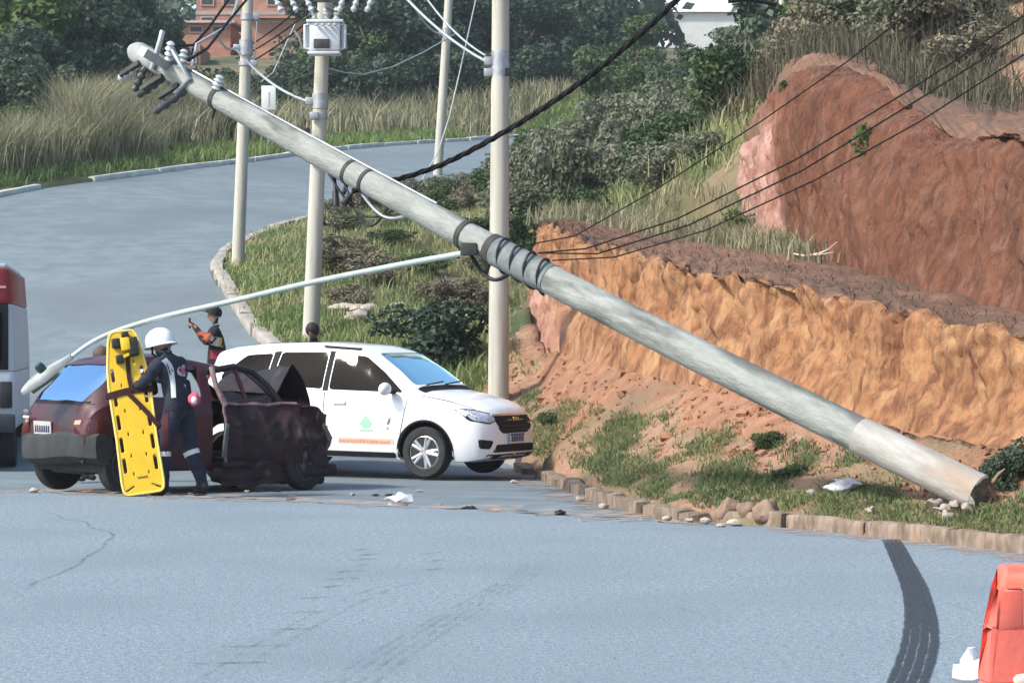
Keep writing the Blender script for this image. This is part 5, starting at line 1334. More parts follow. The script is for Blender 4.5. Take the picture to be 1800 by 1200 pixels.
pk = mat('pink_pouch', (.55, .09, .15), (.45, .05, .10), scale=8, rough=.7)
MB().blob((-.20, .02, 1.04), (.07, .06, .075), 14, .3, 4).build('hip_pouch', pk, r1, 60)
MB().blob((-.235, .075, 1.035), (.035, .03, .04), 12, .2, 5).build('pouch_flap', reflect, r1, 60)
lay(r1, bv, rot, [(-.16, .965), (0, .955), (.15, .965)], .05, blackc, 'belt', .008, 6)
# man in cap holding up a phone behind the white car
r3, V, bv, rot = person('man in black cap and vest with yellow band raising a phone', stand(381, 39.1), R(188),
    dict(spine=(.0, 0, 1.13), head=(.05, 0, 1.60), nose=(.135, 0, 1.575), elbowL=(.14, .24, 1.22), wristL=(.27, .12, 1.40), palmL=(.32, .10, 1.45),
         elbowR=(.14, -.24, 1.22), wristR=(.27, -.10, 1.42), palmR=(.32, -.06, 1.47)), blackc, skin_a, top=blackc, scale=1.06, bulk=1.3)
headwear(r3, V, 'cap', blackc)
for s in 'LR': cuff(r3, bv, V['elbow' + s], V['wrist' + s], .35, .20, orange, 'orange_sleeve', .008); cuff(r3, bv, V['shoulder' + s], V['elbow' + s], .75, .12, orange, 'orange_sleeve', .008)
lay(r3, bv, rot, [(-.06, 1.33), (.05, 1.31)], .13, reflect, 'reflective_band', .008, 4)
lay(r3, bv, rot, [(.05, 1.31), (.22, 1.28)], .13, yellow_t, 'yellow_band', .008, 5)
lay(r3, bv, rot, [(-.12, 1.14), (.12, 1.12)], .13, mat('red_cloth', (.22, .03, .04), rough=.9), 'red_panel', .008, 5)
ph = Vector((.385, .02, 1.58)); MB().box(ph, (.03, .085, .15)).build('phone', M['black'], r3, None, bevel=.006)
# head just over the roof of the white car
r4, V, bv, rot = person('dark-haired person in black seen just above the white car roof', stand(550, 38.0), R(250), dict(), blackc, skin_b, scale=1.0)
headwear(r4, V, 'hair', hair_d)
# brown-haired person stooping behind the wreck
r5, V, bv, rot = person('brown-haired person stooping behind the roof of the wreck', stand(140, 32.2), R(-20),
    dict(spine=(.04, 0, 1.10), chest=(.13, 0, 1.25), neck=(.22, 0, 1.38), head=(.29, 0, 1.46), crown=(.32, 0, 1.55), nose=(.37, 0, 1.42), shoulderL=(.14, .18, 1.32), shoulderR=(.14, -.18, 1.32),
         elbowL=(.34, .2, 1.28), wristL=(.52, .12, 1.40), palmL=(.59, .11, 1.41), elbowR=(.32, -.2, 1.27), wristR=(.52, -.14, 1.38), palmR=(.60, -.13, 1.39)), navy, skin_a, top=mat('shirt_grey', (.09, .085, .08), (.06, .055, .05), scale=12, rough=.9))
headwear(r5, V, 'hair', hair_b)

# ------------------------------------------------------------------ spine board, barrier, litter
def plate_mesh(outer, holes, th, bev=.0):
    cu = bpy.data.curves.new('pl', 'CURVE'); cu.dimensions = '2D'; cu.fill_mode = 'BOTH'; cu.extrude = th / 2; cu.bevel_depth = bev; cu.bevel_resolution = 2
    for loop_ in [outer] + holes:
        sp_ = cu.splines.new('POLY'); sp_.points.add(len(loop_) - 1); sp_.use_cyclic_u = True
        for i, (x, y) in enumerate(loop_): sp_.points[i].co = (x, y, 0, 1)
    o = bpy.data.objects.new('pl', cu); COL.objects.link(o); me = eval_mesh(o); bpy.data.objects.remove(o); return me
def stadium(cx, cy, l, w, a=0):
    pts = []
    for k in range(16):
        t = 2 * math.pi * k / 16; x = w / 2 * math.cos(t); y = w / 2 * math.sin(t) + (l / 2 - w / 2) * (1 if math.sin(t) > 0 else -1)
        pts.append((cx + x * math.cos(a) - y * math.sin(a), cy + x * math.sin(a) + y * math.cos(a)))
    return pts
bot, topb = spot(254, 864, 28.25), spot(214, 584, 28.62)
bot.z = gz(bot.x, bot.y) + .03
axis = (topb - bot).normalized(); blen = 1.80
face_n = Vector((.12, -1, .2)); face_n = (face_n - axis * face_n.dot(axis)).normalized(); bx = axis.cross(face_n)
board = thing('spine_board', 'yellow rescue spine board leaning upright against the wreck', 'spine board', tuple(bot))
board.scale = (1, .965, 1); board.rotation_euler = Matrix((bx, axis, face_n)).transposed().to_euler()
outer = [(-.17, 0), (.17, 0), (.205, .03), (.215, .12), (.205, .6), (.215, 1.15), (.20, 1.40), (.155, 1.70), (.12, 1.80), (-.12, 1.80), (-.155, 1.70), (-.20, 1.40), (-.215, 1.15), (-.205, .6), (-.215, .12), (-.205, .03)]
holes = []
for s in (-1, 1):
    for y, l in ((.32, .15), (.55, .15), (.80, .15), (1.06, .15), (1.32, .13)): holes.append(stadium(s * (.16 - .03 * max(0, y - 1.1)), y, l + .03, .052))
    for y in (.22, .42, .66, .92, 1.2, 1.45): holes.append(stadium(s * .078, y, .055, .028))
    holes.append(stadium(s * .135, .065, .12, .035, s * R(62))); holes.append(stadium(s * .10, 1.66, .09, .03, s * R(20)))
ym = mat('board_yellow', (.72, .47, .015), (.64, .40, .012), scale=4, rough=.4, coat=.3)
link('deck', plate_mesh(rounded(outer, .05), holes, .035, .008), ym, board, 40)
rim_p = [Vector((x, y, .02)) for x, y in rounded(outer, .05)]; rim_p.append(rim_p[0])
MB().tube(rim_p, .014, 6, cap=False).build('rim', mat('board_rim', (.78, .60, .16), rough=.4), board, 60)
strap_m = mat('strap_dark', (.03, .008, .01), (.045, .014, .014), scale=20, rough=.9)
def strap(pts, w, name='strap', z=.03, m=strap_m):
    P = catmull(pts, 8); vs, fs = [], []
    for i in range(len(P)):
        t = P[min(i + 1, len(P) - 1)] - P[max(i - 1, 0)]; t /= np.linalg.norm(t); nr = np.array([-t[1], t[0]])
        for o_ in (-.5, .5):
            q = P[i] + nr * w * o_; vs += [Vector((q[0], q[1], z)), Vector((q[0], q[1], z + .006))]
    for i in range(len(P) - 1):
        a = i * 4; fs += [(a, a + 4, a + 5, a + 1), (a + 1, a + 5, a + 7, a + 3), (a + 2, a + 3, a + 7, a + 6), (a, a + 2, a + 6, a + 4)]
    return MB().add(vs, fs).build(name, m, board, None)
strap([(-.24, 1.10), (0, 1.13), (.24, 1.12)], .075); strap([(.02, 1.12), (.01, 1.3), (.03, 1.55)], .045, z=.037); strap([(-.02, 1.10), (.12, .9), (.24, .70)], .05, z=.044)
MB().tube([(-.24, 1.10, .035), (-.245, 1.10, 0), (-.24, 1.10, -.03)], .02, 6).build('buckle', M['black'], board)
for x, y, sx, sy in ((-.075, 1.66, .09, .10), (.095, 1.60, .11, .2), (-.06, 1.48, .08, .085), (.03, 1.74, .08, .06)):
    MB().box((x, y, .075), (sx, sy, .09)).build('head_block', M['black'], board, 40, bevel=.015)
MB().box((.02, 1.63, .085), (.10, .15, .1)).build('head_block', ym, board, 40, bevel=.02)
MB().box((-.01, 1.50, .10), (.19, .035, .02), Matrix.Rotation(R(20), 3, 'Z')).build('head_strap', ym, board)
rr = random.Random(3)
for k in range(5): MB().box((-.04 + .022 * k, .175, .029), (.014, .018, .004)).build('character', mat('board_ink', (.12, .08, .02), rough=.6) if k == 0 else bpy.data.materials['board_ink'], board)

# orange barrier at the corner
bp = spot(1905, 700, 8.6); bl = thing('road_barrier', 'orange plastic road barrier with a hand slot in its top', 'barrier', (bp.x - .02, bp.y, 0), rotz=R(6))
om = mat('barrier_orange', (.78, .155, .105), (.68, .13, .09), scale=3, rough=.5, bump=.15, bscale=30, c3=(.78, .22, .17), scale3=1.4, ramp3=(.5, .8))
hw = lambda z: .36 - .13 * (z / .9)                  # half width of the end-on outline at height z
def half_t(z): return .24 - .19 * min(1, z / .62) ** .8
outl = [(-.40, 0), (.95, 0), (.95, .9)] ; 
zs = [0, .08, .30, .34, .52, .55, .60, .78, .88, .9]
def left_x(z): return -.40 + .155 * (z / .9)
def slab(za, zb, x0a, x0b, x1, grow=0.0):
    vs = []
    for z, x0 in ((za, x0a), (zb, x0b)):
        t = half_t(z) + grow; vs += [(x0, -t, z), (x1, -t, z), (x1, t, z), (x0, t, z)]
    return vs, [(0, 1, 2, 3)[::-1], (4, 5, 6, 7), (0, 1, 5, 4), (1, 2, 6, 5), (2, 3, 7, 6), (3, 0, 4, 7)]
body_b = bmesh.new()
sec = MB()
segs_ = [(0, .10), (.10, .32), (.32, .50), (.50, .535), (.535, .70)]
for i, (a, c) in enumerate(segs_):
    g = (.02, 0, 0, -.02, 0)[i]; v_, f_ = slab(a, c - (.0 if i < 4 else 0), left_x(a), left_x(c), .95, g); sec.add(v_, f_)
for (a, c, x0, x1) in ((.70, .83, None, -.185), (.70, .83, .25, .95), (.83, .90, None, .95)):
    v_, f_ = slab(a, c, left_x(a) if x0 is None else x0, left_x(c) if x0 is None else x0, x1); sec.add(v_, f_)
sec.build('barrier_body', om, bl, 40, bevel=.012)
for x in (-.20, -.12): MB().blob((x, -half_t(.55) - .012, .548), (.032, .012, .02), 10).build('reflector', mat('reflector_cream', (.72, .58, .45), rough=.4) if x < -.15 else bpy.data.materials['reflector_cream'], bl, 60)
MB().box((-.235, -half_t(.46) - .004, .455), (.022, .012, .085)).build('slot', mat('slot_shade', (.10, .02, .016), rough=.8), bl, None, bevel=.004)  # dark patch on the face, a slot's shade put into its colour
MB().box((.10, -half_t(.46) - .002, .47), (.30, .010, .05)).build('recess_patch', mat('recess_shade', (.22, .05, .035), rough=.8), bl, None, bevel=.004)  # raised strip in darker orange, the shade of a recess painted on

def crumple(c, r, seed, m, label, cat, name, group=None, jit=.75, n=14):
    mb = MB().blob(c, r, n, jit, seed)
    for i, p in enumerate(mb.v):
        q = p * 14 + Vector((seed * 3.1, 0, 0)); mb.v[i] = p + Vector((noise.noise(q), noise.noise(q + Vector((9, 0, 0))), noise.noise(q + Vector((0, 9, 0))))) * min(r) * .55
    zmin = min(p.z for p in mb.v); mb.v = [p + Vector((0, 0, c[2] - zmin)) for p in mb.v]
    return solo(name, mb, m, label, cat, group, 55)
bagw = mat('bag_white', (.74, .75, .76), (.62, .63, .65), scale=6, rough=.5, transl=.25)
def at_ground(px, py, D): p = spot(px, py, D); return on_ground(p.x, p.y)
p = at_ground(1712, 1205, 12.5); crumple(p, (.085, .07, .085), 6, bagw, 'white plastic bag on the street tucked beside the orange barrier', 'plastic bag', 'plastic_bag')
MB0 = None
p = at_ground(702, 885, 26.9); crumple(p, (.13, .09, .055), 5, bagw, 'crumpled white bag lying on the street edge before the white car', 'plastic bag', 'plastic_bag')
p = at_ground(825, 892, 26.2); crumple(p, (.08, .06, .035), 7, M['black'], 'small black chunk of debris on the street below the front wheel', 'debris', 'car_fragment')
p = at_ground(985, 905, 25.2); crumple(p, (.05, .04, .02), 8, M['black'], 'tiny dark scrap on the street near the low kerb', 'debris', 'car_fragment')
p = at_ground(1482, 866, 24.2); crumple(p, (.14, .08, .05), 11, bagw, 'white rag lying in the grass below the fallen pole', 'rag', 'rag')
rr = random.Random(21)
for k, (px, py, D) in enumerate(((1128, 905, 24.6), (1172, 912, 24.3), (1190, 908, 24.5), (1212, 914, 24.1), (1240, 918, 23.9), (1268, 922, 23.6), (1290, 918, 23.7), (905, 852, 32.5), (1020, 880, 28), (1060, 890, 26.8), (75, 858, 29.1), (60, 862, 28.9))):
    p = at_ground(px, py, D); crumple(p, (rr.uniform(.03, .075), rr.uniform(.03, .05), rr.uniform(.012, .03)), 30 + k, mat('rubble_pale', (.42, .38, .33), (.30, .25, .20), scale=8, rough=.9) if k == 0 else bpy.data.materials['rubble_pale'],
        'small pale piece of rubble lying on the street edge', 'rubble', 'rubble_piece', 'pale rubble along the street edge', .5, 12)
for k, (px, py, D) in enumerate(((1425, 875, 24.4), (1530, 893, 23.2), (1642, 893, 22.7), (1655, 905, 22.4), (1678, 898, 22.5), (1700, 905, 22.3), (1665, 915, 22.2))):
    p = at_ground(px, py, D); crumple(p, (rr.uniform(.04, .07), rr.uniform(.03, .06), rr.uniform(.025, .045)), 50 + k, mat('broken_concrete', (.36, .32, .27), (.24, .19, .15), scale=8, rough=.9) if k == 0 else bpy.data.materials['broken_concrete'],
        'broken lump of concrete lying in grass near the pole foot', 'rubble', 'concrete_lump', 'broken concrete near the pole foot', .6, 14)
# broken reinforcement, roots and rubble at the pole's foot
rb = thing('broken_stump', 'splintered stump and bent bars at the foot of the fallen pole', 'stump', tuple(on_ground(PB.x + .05, PB.y + .1)))
for k in range(9):
    a = PB + Vector((rr.uniform(-.05, .18), rr.uniform(-.1, .1), rr.uniform(-.12, .08))); e = a + Vector((rr.uniform(.0, .35), rr.uniform(-.1, .15), rr.uniform(-.28, .14)))
    MB().tube([a, a.lerp(e, .5) + Vector((0, 0, rr.uniform(-.04, .06))), e], [.016, .013, .008], 6).build('bent_bar', mat('rusty_bar', (.30, .20, .14), (.20, .12, .08), scale=9, rough=.9) if k == 0 else bpy.data.materials['rusty_bar'], rb, 60, world=True)
for k in range(5):
    c = PB + Vector((rr.uniform(0, .4), rr.uniform(-.15, .2), -.22 + rr.uniform(-.02, .06)))
    MB().blob(c, (rr.uniform(.04, .08), .06, .045), 12, .7, k).build('broken_lump', bpy.data.materials['broken_concrete'], rb, 30, world=True)
# rounded kerb stones
for k, (px, py, D, r) in enumerate(((1283, 908, 24.3, .10), (1312, 914, 24.05, .09), (1348, 916, 23.8, .11))):
    p = at_ground(px, py, D); p.z = max(p.z, .0) + r * .25
    solo('kerb_boulder', MB().blob(p, (r * 1.05, r * .9, r * 1.1), 16, .55, 60 + k), M['stone'], ('rounded brown boulder at the kerb, first of the trio beside grass', 'rounded brown boulder at the kerb, middle of the trio', 'largest rounded boulder of the kerb trio')[k], 'boulder', None, 60)
for k, (px, py, D, sx, sy) in enumerate(((612, 548, 46.8, .75, .22), (640, 553, 46.5, .5, .2), (628, 566, 45.8, .42, .18), (700, 532, 47.5, .32, .2))):
    p = at_ground(px, py, D); crumple(p, (sx / 2, sy, .09), 80 + k, bpy.data.materials['rubble_pale'], ('long pale slab lying in grass behind the transformer pole', 'pale slab end lying against the long slab in grass', 'short pale stone lying just below the long slab', 'lone pale stone in the grass up from the slabs')[k], 'stone', 'pale_slab', None, .4, 12)
solo('dead_branch', MB().tube([spot(1395, 446, 36.5), spot(1415, 450, 36.3), spot(1440, 446, 36.2), spot(1458, 438, 36.1), spot(1472, 425, 36)], [.012, .016, .018, .014, .006], 8).tube([spot(1432, 448, 36.2), spot(1450, 446, 36.1), spot(1466, 443, 36)], [.012, .009, .004], 6), mat('bleached_wood', (.55, .42, .36), (.42, .30, .25), scale=6, rough=.9),
     'bleached bent branch lying at the foot of the tall cliff', 'branch', None, 60)

# tyre marks
def street_path(pts): return [((px - 900) * (7680 / (py - 600)) / FPX, 7680 / (py - 600), 0) for px, py in pts]
SK = catmull(street_path([(1566, 948), (1585, 985), (1606, 1030), (1617, 1075), (1618, 1120), (1608, 1165), (1590, 1210), (1560, 1270), (1500, 1360)]), 10)
skid_m = mark_mat('fresh_rubber', (.024, .031, .038), (.28, .48), 45, most=.97)
vs, fs, at_ = [], [], []; NS = len(SK)
lanes = [(-.10, -.062), (-.056, -.012), (-.004, .042), (.050, .10)]
for li, (u0, u1) in enumerate(lanes):
    st = len(vs)
    for i in range(NS):
        t = SK[min(i + 1, NS - 1)] - SK[max(i - 1, 0)]; t /= np.linalg.norm(t); nr = np.array([-t[1], t[0], 0]); f_ = max(0, min(1, (i / NS - .28) * 4))
        a, c = u0 + (0 if li == 0 else -.008 * (1 - f_)), u1 + (0 if li == 3 else .0085 * (1 - f_))
        wd = min(1, .75 + .5 * i / NS)
        for q, (u_, e_) in enumerate(((a, .55 if li == 0 else .9), (a * .75 + c * .25, 1), (a * .25 + c * .75, 1), (c, .55 if li == 3 else .9))):
            vs.append(SK[i] + nr * (u_ * wd + rr.uniform(-.004, .004)) + np.array((0, 0, .005 + .0004 * li))); at_.append(e_ * min(1, .5 + i * .12))
    for i in range(NS - 1):
        for q in range(3): fs.append((st + 4 * i + q, st + 4 * i + q + 1, st + 4 * i + q + 5, st + 4 * i + q + 4))
o = link('skid_mark', np_mesh('skid_mark', vs, fs, at_), skid_m); tag(o, 'fresh dark curved skid mark running to the kerb', kind='structure')
faint = mark_mat('faint_rubber', (.06, .078, .092), (.38, .72), 4, most=.22); scuffm = mark_mat('scuff_rubber', (.055, .07, .083), (.34, .62), 7, most=.5); crack = mark_mat('crack_dark', (.05, .06, .07), (.35, .7), 9, most=.5)
def mark(pts, w, m, label): return ribbon('road_mark', catmull(street_path(pts), 8), w, .005, m, label, ragged=w * .12, seed=len(pts))
mark([(60, 895), (95, 903), (112, 912), (148, 917), (160, 927), (190, 934), (199, 943), (186, 952), (180, 963), (150, 980), (138, 992), (104, 1008), (60, 1024), (48, 1035), (-20, 1052)], .03, crack, 'thin curving crack in the street asphalt')
for k, (x, y, w) in enumerate(((640, 965, 40), (652, 974, 44), (636, 983, 55), (640, 992, 30), (612, 1004, 60), (602, 1017, 66), (590, 1030, 60), (560, 1050, 80), (530, 1076, 90), (500, 1106, 110), (455, 1135, 130), (400, 1165, 150), (760, 972, 40), (770, 985, 46), (765, 1000, 50))):
    mark([(x - w / 2, y + 3), (x, y), (x + w / 2, y - 1)], .05, scuffm, 'short dark scuff across the street')
for k, off in enumerate((0, 16, 34, 52)):
    mark([(520 + off * 1.8, 1240), (620 + off * 1.5, 1170), (730 + off * 1.2, 1105), (830 + off, 1050), (900 + off * .8, 1012), (925 + off * .6, 985)], .035, faint, 'faint curved tyre track on the street')
for k, off in enumerate((0, 22)):
    mark([(300 + off * 2, 1230), (420 + off * 2, 1150), (540 + off * 2, 1085), (640 + off * 1.6, 1040), (760 + off, 1010)], .035, faint, 'faint curved tyre track on the street')
mark([(1180, 1062), (1230, 1080), (1250, 1090)], .04, faint, 'short dark scuff across the street')
mark([(1660, 1060), (1690, 1068), (1715, 1078)], .04, faint, 'short dark scuff across the street')
HM = mark_mat('hill_rubber', (.07, .08, .09), (.40, .62), 2, most=.6)
def hill_track(pts, w):
    P = []
    for q in pts: v_ = spot(*q); P.append((v_.x, v_.y, gz(v_.x, v_.y, only=(0,))))
    return ribbon('road_mark', catmull(P, 8), w, .02, HM, 'faint dark tyre track up the hill road', ragged=.02)
#hill_track([(130, 520, 46), (145, 470, 50), (170, 430, 54), (200, 400, 58)], .25); hill_track([(60, 500, 47), (75, 450, 52), (150, 420, 56)], .2)

for k in range(16):
    p = Vector((rr.uniform(-3.6, -1.0), rr.uniform(28.2, 30.6), 0)); p.z = gz(p.x, p.y)
    crumple(p, (rr.uniform(.02, .06), rr.uniform(.02, .05), rr.uniform(.008, .02)), 120 + k, M['black'] if k % 3 else bpy.data.materials['rubble_pale'], 'small scrap of car debris scattered in front of the wreck', 'debris', 'car_fragment', 'scraps scattered before the wreck', .6, 10)
# ------------------------------------------------------------------ houses far up the hill
def house(label, px0, px1, pyb, pyt, D, depth, wm, cat='house', name='house', storeys=2, cols=3, roof='flat', roof_m=None, bands=True, yaw=0.0, arch=False):
    a, c = spot(px0, pyb, D), spot(px1, pyt, D); w, h = c.x - a.x, c.z - a.z; org = Vector(((a.x + c.x) / 2, D, a.z))
    root = thing(name, label, cat, tuple(org), rotz=yaw); rr = random.Random(int(px0))
    conc = bpy.data.materials.get('house_concrete') or mat('house_concrete', (.42, .34, .29), (.33, .27, .23), scale=2, rough=.9)
    dark = bpy.data.materials.get('house_dark') or mat('house_dark', (.025, .022, .022), (.05, .045, .04), scale=2, rough=.6)
    MB().box((0, depth / 2, h / 2 - 1.5), (w, depth, h + 3)).build('wall', wm, root)
    sh = h / storeys
    for s in range(storeys):
        if bands: MB().box((0, depth / 2, sh * (s + 1) - .12), (w + .08, depth + .1, .22)).build('floor_slab', conc, root)
        for k in range(cols):
            if rr.random() < .2: continue
            x = -w / 2 + w * (k + .5) / cols; ww = min(1.3, w / cols * .5)
            f = MB().box((x, -.03, sh * s + sh * .5), (ww + .16, .10, sh * .42 + .16)).build('window_frame', conc, root)
            MB().box((x, -.075, sh * s + sh * .5), (ww, .03, sh * .42)).build('pane', dark, f)
    if roof == 'gable':
        e = .4; z = h; MB().add([(-w / 2 - e, -e, z), (w / 2 + e, -e, z), (w / 2 + e, depth + e, z), (-w / 2 - e, depth + e, z), (-w / 2 - e, depth / 2, z + h * .32), (w / 2 + e, depth / 2, z + h * .32)],
                                 [(0, 1, 5, 4), (2, 3, 4, 5), (1, 2, 5), (3, 0, 4), (3, 2, 1, 0)]).build('roof', roof_m, root)
    elif roof == 'shed':
        MB().add([(-w / 2 - .3, -.5, h), (w / 2 + .3, -.5, h), (w / 2 + .3, depth, h * 1.45), (-w / 2 - .3, depth, h * 1.45), (-w / 2 - .3, -.5, h + .15), (w / 2 + .3, -.5, h + .15), (w / 2 + .3, depth, h * 1.45 + .15), (-w / 2 - .3, depth, h * 1.45 + .15)],
                 [(0, 1, 2, 3), (4, 7, 6, 5), (0, 4, 5, 1), (1, 5, 6, 2), (2, 6, 7, 3), (3, 7, 4, 0)]).build('roof', roof_m, root)
    else:
        MB().box((0, .1, h + .25), (w, .2, .5)).build('parapet', wm, root)
    return root
brick = mat('house_brick', (.38, .20, .14), (.28, .13, .09), scale=3, stretch=(1, 1, 3), rough=.95, c3=(.45, .24, .16), scale3=.5, ramp3=(.45, .7))
pinkish = mat('pink_roof', (.52, .40, .37), (.42, .31, .29), scale=2, rough=.9)
pale = mat('pale_wall', (.66, .66, .62), (.56, .56, .53), scale=1, rough=.8)
house('unfinished brick house with concrete bands high behind the bend pole', 345, 500, 60, -60, 172, 9, brick, storeys=3, cols=4)
house('low house with sloping pale pink roof in front of the brick house', 285, 405, 62, 42, 160, 7, brick, storeys=1, cols=3, roof='shed', roof_m=pinkish, bands=False)
house('brick house with dark doorway next to the transformer pole', 440, 535, 82, 34, 158, 7, brick, storeys=1, cols=2, roof='shed', roof_m=brick, bands=True)
house('small brick hut showing just above the fallen pole head', 285, 352, 122, 78, 150, 5, brick, storeys=1, cols=2, roof='flat', bands=False)
house('long pale building against the sky above the red cliff', 1175, 1400, 130, 22, 230, 10, pale, storeys=1, cols=0, roof='gable', roof_m=pale, bands=False, cat='building', name='pale_building')
house('small white house between dark tree crowns', 1052, 1100, 80, 40, 190, 6, pale, storeys=1, cols=1, roof='flat', bands=False)

# ------------------------------------------------------------------ vegetation
def leaf_cloud(name, blobs, n, size, seed, flat=.35, shell=.6):
    g = np.random.default_rng(seed); B = np.array([[*c, *r] for c, r in blobs], float)
    wgt = (B[:, 3] * B[:, 4] * B[:, 5]) ** (2 / 3); k = g.choice(len(B), n, p=wgt / wgt.sum())
    d = g.normal(size=(n, 3)); d /= np.linalg.norm(d, axis=1, keepdims=True)
    rad = shell + (1.06 - shell) * g.random(n) ** .6
    rad *= 1 + .18 * np.sin(d[:, 0] * 5 + k) * np.cos(d[:, 2] * 6 + k * 2)
    p = B[k, :3] + d * B[k, 3:] * rad[:, None]
    nrm = d * (1 - flat) + g.normal(size=(n, 3)) * .55 + np.array([0, 0, flat]); nrm /= np.linalg.norm(nrm, axis=1, keepdims=True)
    t = np.cross(nrm, g.normal(size=(n, 3))); t /= np.maximum(np.linalg.norm(t, axis=1, keepdims=True), 1e-6); bt = np.cross(nrm, t)
    L = size * (.6 + .8 * g.random(n))[:, None]; Wd = L * .30
    v = np.stack([p - t * L * .5, p + bt * Wd, p + t * L * .5 - nrm * L * .12, p - bt * Wd], 1).reshape(-1, 3)
    f = np.arange(n * 4).reshape(-1, 4)
    br = g.random(len(B)); r = np.clip(br[k] * .55 + g.random(n) * .45, 0, 1)
    return np_mesh(name, v, f, np.repeat(r, 4))

def blades(name, P, H, Wd, lean, seed, m, tipw=.0):
    g = np.random.default_rng(seed); n = len(P); P = np.asarray(P, float); H = np.asarray(H, float); Wd = np.broadcast_to(Wd, (n,))
    a = g.random(n) * 2 * np.pi; side = np.stack([np.cos(a), np.sin(a), np.zeros(n)], -1)
    la = g.random(n) * 2 * np.pi; ln = np.stack([np.cos(la), np.sin(la), np.zeros(n)], -1) * (lean * H * g.random(n))[:, None]
    up = np.array([0, 0, 1.0]); w = side * (Wd / 2)[:, None]; Hc = H[:, None]
    v = np.stack([P - w, P + w, P + up * Hc * .55 + ln * .35 + w * .75, P + up * Hc * .55 + ln * .35 - w * .75, P + up * Hc * (1 - .18 * lean) + ln], 1).reshape(-1, 3)
    b0 = np.arange(n) * 5
    f = np.concatenate([np.stack([b0, b0 + 1, b0 + 2], -1), np.stack([b0, b0 + 2, b0 + 3], -1), np.stack([b0 + 3, b0 + 2, b0 + 4], -1)])
    cl = np.array([.5 + .5 * noise.noise(Vector((p[0] * .7, p[1] * .7, 0))) for p in P])
    r = np.clip(cl * .7 + g.random(n) * .45 - .08, 0, 1)
    return link(name, np_mesh(name, v, f, np.repeat(r, 5)), m)

def grounded(x, y, only=(2,)):
    out = []
    for a, c in zip(x, y):
        z = gz(a, c, only)
        out.append(z)
    return np.array(out)
def sample(poly, n, seed, only=(2,), dens=None, bunch=1, spread=.2):
    """Points on the ground inside a plan polygon, optionally bunched into tufts."""
    g = np.random.default_rng(seed); q = np.array([p[:2] for p in poly]); lo, hi = q.min(0), q.max(0); X, Y = [], []
    tot = 0
    while tot < n:
        x = lo[0] + (hi[0] - lo[0]) * g.random(n); y = lo[1] + (hi[1] - lo[1]) * g.random(n); k = in_poly(x, y, [tuple(p) for p in q])
        if dens is not None: k &= np.array([dens(a, c) > u for a, c, u in zip(x, y, g.random(n))])
        X.append(x[k]); Y.append(y[k]); tot += k.sum()
        if k.sum() == 0: break
    x, y = np.concatenate(X)[:n], np.concatenate(Y)[:n]
    z = grounded(x, y, only)
    if bunch > 1:
        x, y, z = (np.repeat(v, bunch) for v in (x, y, z)); x = x + g.normal(0, spread, len(x)); y = y + g.normal(0, spread, len(y)); z = z - .02
    return np.stack([x, y, z], -1)
def pxpoly(*pts): return [(spot(px, 600, D).x, D) for px, D in pts]

hillsoil = mat('hill_soil', (.13, .11, .06), (.22, .165, .095), scale=.7, rough=.95, bump=.7, bscale=3, c3=(.06, .075, .03), scale3=.25, ramp3=(.4, .6))
ground.data.materials.append(hillsoil)
cen = np.array([p.center for p in ground.data.polygons]); 
far_idx = ((cen[:, 1] > 43 + 2.5 * np.sin(cen[:, 0])) | (cen[:, 0] < -13)) & ~((cen[:, 0] > 7.6) & (cen[:, 1] < 60) & (cen[:, 0] - .155 * cen[:, 1] > 1.0))
ground.data.polygons.foreach_set('material_index', far_idx.astype(np.int32))

G_green = mat('grass_green', (.11, .20, .055), (.27, .32, .12), attr=True, rough=.8, ramp=(.1, .9), transl=.3)
G_verge = mat('grass_verge', (.065, .115, .042), (.22, .235, .105), attr=True, rough=.8, ramp=(.1, .9), transl=.3)
G_mixed = mat('grass_mixed', (.145, .22, .075), (.44, .395, .22), attr=True, rough=.85, ramp=(.2, .85), transl=.3)
G_dry = mat('grass_dry', (.115, .135, .06), (.45, .41, .27), attr=True, rough=.85, ramp=(.15, .95), transl=.3)
G_grey = mat('grass_grey', (.055, .055, .032), (.17, .15, .10), attr=True, rough=.9, ramp=(.1, .9), transl=.25)

# verge below the bank: low tufts in patches
KV = [tuple(p) for p in IN_C[12:36:3]][::-1] + [tuple(k) for k in KERB[:6]]
vp = [(p[0] + .18, p[1] + .12) for p in KV] + [(r[1].x, r[1].y) for r in BK]
def vdens(x, y):
    e = .5 + .5 * noise.noise(Vector((x * .9 + 3, y * .45, 0))) + .45 * noise.noise(Vector((x * 2.6, y * 1.1, 4)))
    kd = min(math.hypot(x - p[0], y - p[1]) for p in KV)
    e += .34 * max(0, 1 - kd / 1.6) - .06
    return .9 if e > .56 else (.3 if e > .46 else .04)
P = sample(vp, 5200, 1, (2, 3), vdens, 7, .06)
g_ = np.random.default_rng(2)
tag(blades('grass', P, .03 + .075 * g_.random(len(P)), .013, 1.1, 2, G_verge), 'low green grass tufts on the red verge', kind='stuff')
